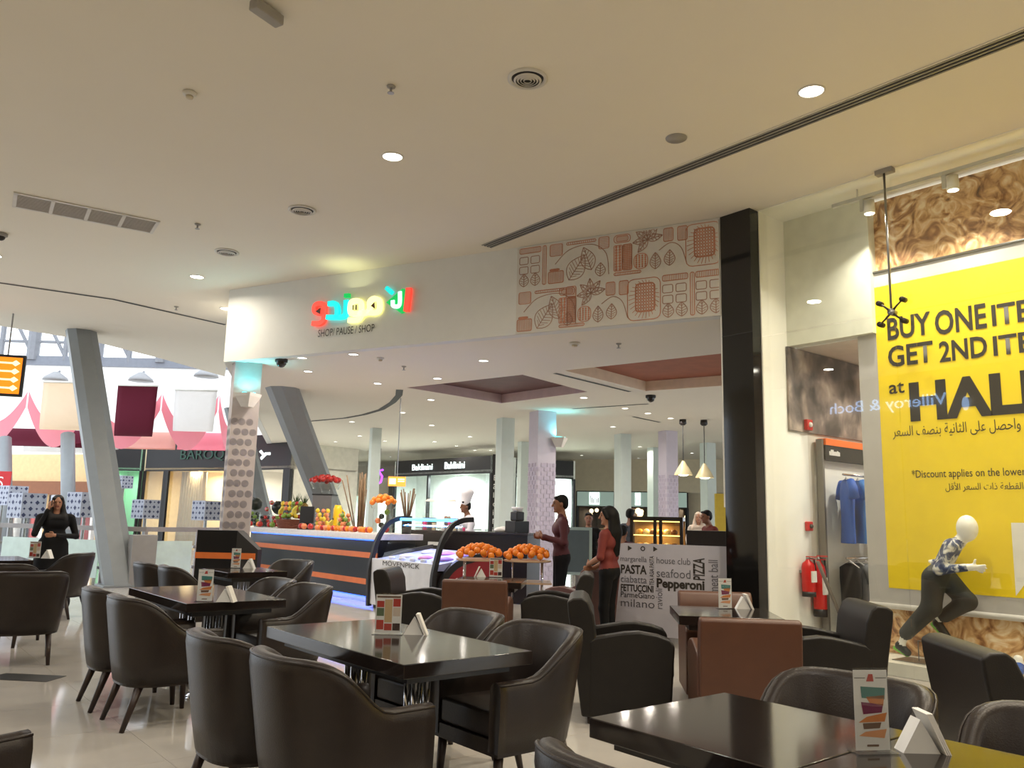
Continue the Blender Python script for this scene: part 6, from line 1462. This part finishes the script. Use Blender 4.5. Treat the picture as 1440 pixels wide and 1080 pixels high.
    if hair in ('long', 'veil'):
        h.ell(hp(0, -.02, .045), (.086, .098, .088), hairm, .02); h.cap(hp(0, -.07, .0), hp(0, -.09, -.2), .075, .085, hairm, .04)
        h.cap(hp(-.06, -.05, .0), hp(-.08, -.05, -.22), .035, .045, hairm, .04); h.cap(hp(.06, -.05, .0), hp(.08, -.05, -.22), .035, .045, hairm, .04)
        if hair == 'long': h.cap(hp(0, -.09, -.2), hp(0, -.1, -.46), .085, .05, hairm, .04)
        h.cap(hp(-.06, .055, .07), hp(-.075, .01, -.02), .025, .025, hairm, .02); h.cap(hp(.06, .055, .07), hp(.075, .01, -.02), .025, .025, hairm, .02)
        if hair == 'veil':
            h.cap(hp(-.075, .0, -.06), L((-.12, .05, 1.36)), .04, .05, hairm, .04); h.cap(hp(.075, .0, -.06), L((.12, .05, 1.36)), .04, .05, hairm, .04); h.cap(L((-.1, .06, 1.4)), L((.1, .06, 1.4)), .05, .05, hairm, .04)
    if hair != 'none': link('hair' if hair != 'veil' else 'head_scarf', h.mesh('hair', res * 1.1), t)
    if hat:
        HATM = mat('chef hat white', (236, 234, 240), .7); a_ = hp(0, 0, .07); d_ = hp(0, -.04, .32) - a_; hm = Solid(); hm.cap(a_, a_ + d_ * .5, .085, .105, HATM, .02); hm.ell(a_ + d_ * .8, (.125, .125, .085), HATM, .05)
        link('chef_hat', hm.mesh('chef_hat', res * 1.2), t)
    t.scale = (k_, k_, k_)
    return t
CAMDIR = lambda p: math.atan2(-p[1], -p[0])       # direction from p to the viewer
def yaw(p, turn): # rz so that the person's forward (+y) points `turn` degrees left of the viewer direction
    return CAMDIR(p) - math.pi / 2 + R(turn)
MAROON = mat('maroon shirt cloth', (72, 20, 31), .7); BLK = mat('black cloth', (14, 13, 15), .8, var=.2, spec=.25); REDSH = mat('brick red shirt cloth', (112, 38, 31), .7); NAVYT = mat('dark navy trousers', (15, 15, 21), .8, spec=.25); WHT = mat('chef white cloth', (226, 224, 234), .7)
def at(px, D): q = dp(px, 715, D); return (float(q[0]), float(q[1]), 0.0)
p = at(790, 10.8)
person('person', 'man in maroon shirt and dark trousers standing with joined hands', p, yaw(p, -82), 1.74, MAROON, NAVYT, SKIND, el=((-.25, .0, 1.13), (.25, .0, 1.13)), wr=((-.13, .24, 1.2), (.12, .23, 1.18)), hd=((.7, .7, .2), (-.7, .7, .15)), collar=MAROON, broad=1.1)
p = at(857, 9.4)
person('person', 'woman with long black hair in a red shirt seen from the side', p, yaw(p, -112), 1.58, REDSH, BLK, SKIN, el=((-.24, .02, 1.12), (.27, .03, 1.1)), wr=((-.02, .26, 1.02), (.1, .24, .97)), hd=((.8, .5, 0), (-.9, .4, 0)), sleeve='short', hair='long', look=R(20))
p = at(80, 12.0)
person('person', 'woman in black abaya holding a phone to her ear', p, yaw(p, 12), 1.60, BLK, BLK, SKIN, el=((-.31, .06, 1.1), (.3, .14, 1.14)), wr=((.02, .27, 1.12), (.15, .1, 1.5)), hd=((1, .2, 0), (-.2, .0, 1)), sleeve='long', hair='veil', dress=True, broad=1.22, look=R(-14), hairm=mat('black scarf', (24, 20, 20), .7))
tp = COL.objects[-1]
ph = rotz((.1 * .914, .09 * .914, 1.6 * .914), yaw(p, 12)) + np.array(p); o = B().box(-.036, .036, -.006, .006, -.07, .07).build('mobile_phone', BLKM, loc=ph, rz=yaw(p, 12) + R(80), bevel=.004); tag(o, 'black mobile phone held to the ear of the woman in black', 'phone')
p = at(664, 15.55)
person('person', 'chef in white jacket and tall white hat behind the bar counter', p, yaw(p, -70), 1.76, WHT, BLK, SKIND, el=((-.27, .12, 1.15), (.27, .1, 1.15)), wr=((-.12, .36, 1.4), (.2, .28, 1.3)), hd=((.3, .8, .5), (-.3, .8, .3)), hat=True, lean=R(10), res=.011)
p = at(1004, 14.2)
person('person', 'person in red top bending at the counter beside the black column', p, yaw(p, -60), 1.66, REDSH, BLK, SKIND, wr=((-.2, .36, 1.1), (.2, .34, 1.12)), hair='short', lean=R(12), res=.013)
p = at(828, 14.5)
person('person', 'person in black T-shirt standing behind the woman in red', p, yaw(p, 0), 1.56, BLK, BLK, SKIND, sleeve='short', res=.013)
p = at(886, 15.5)
person('person', 'person in dark grey jacket left of the cake case', p, yaw(p, 150), 1.66, mat('grey jacket cloth', (52, 56, 66), .75), BLK, SKIND, hair='short', res=.013, stride=.1)
p = at(876, 11.6)
person('person', 'person in maroon uniform half hidden behind the lettered board', p, yaw(p, 160), 1.36, MAROON, BLK, SKIND, hair='short', res=.013)
p = at(982, 18)
person('person', 'distant person in pale headscarf behind the side counter', p, yaw(p, 0), 1.66, mat('pale cloth', (196, 182, 168), .8), BLK, SKIN, hair='veil', dress=True, res=.014, hairm=mat('pale scarf', (206, 186, 168), .8))
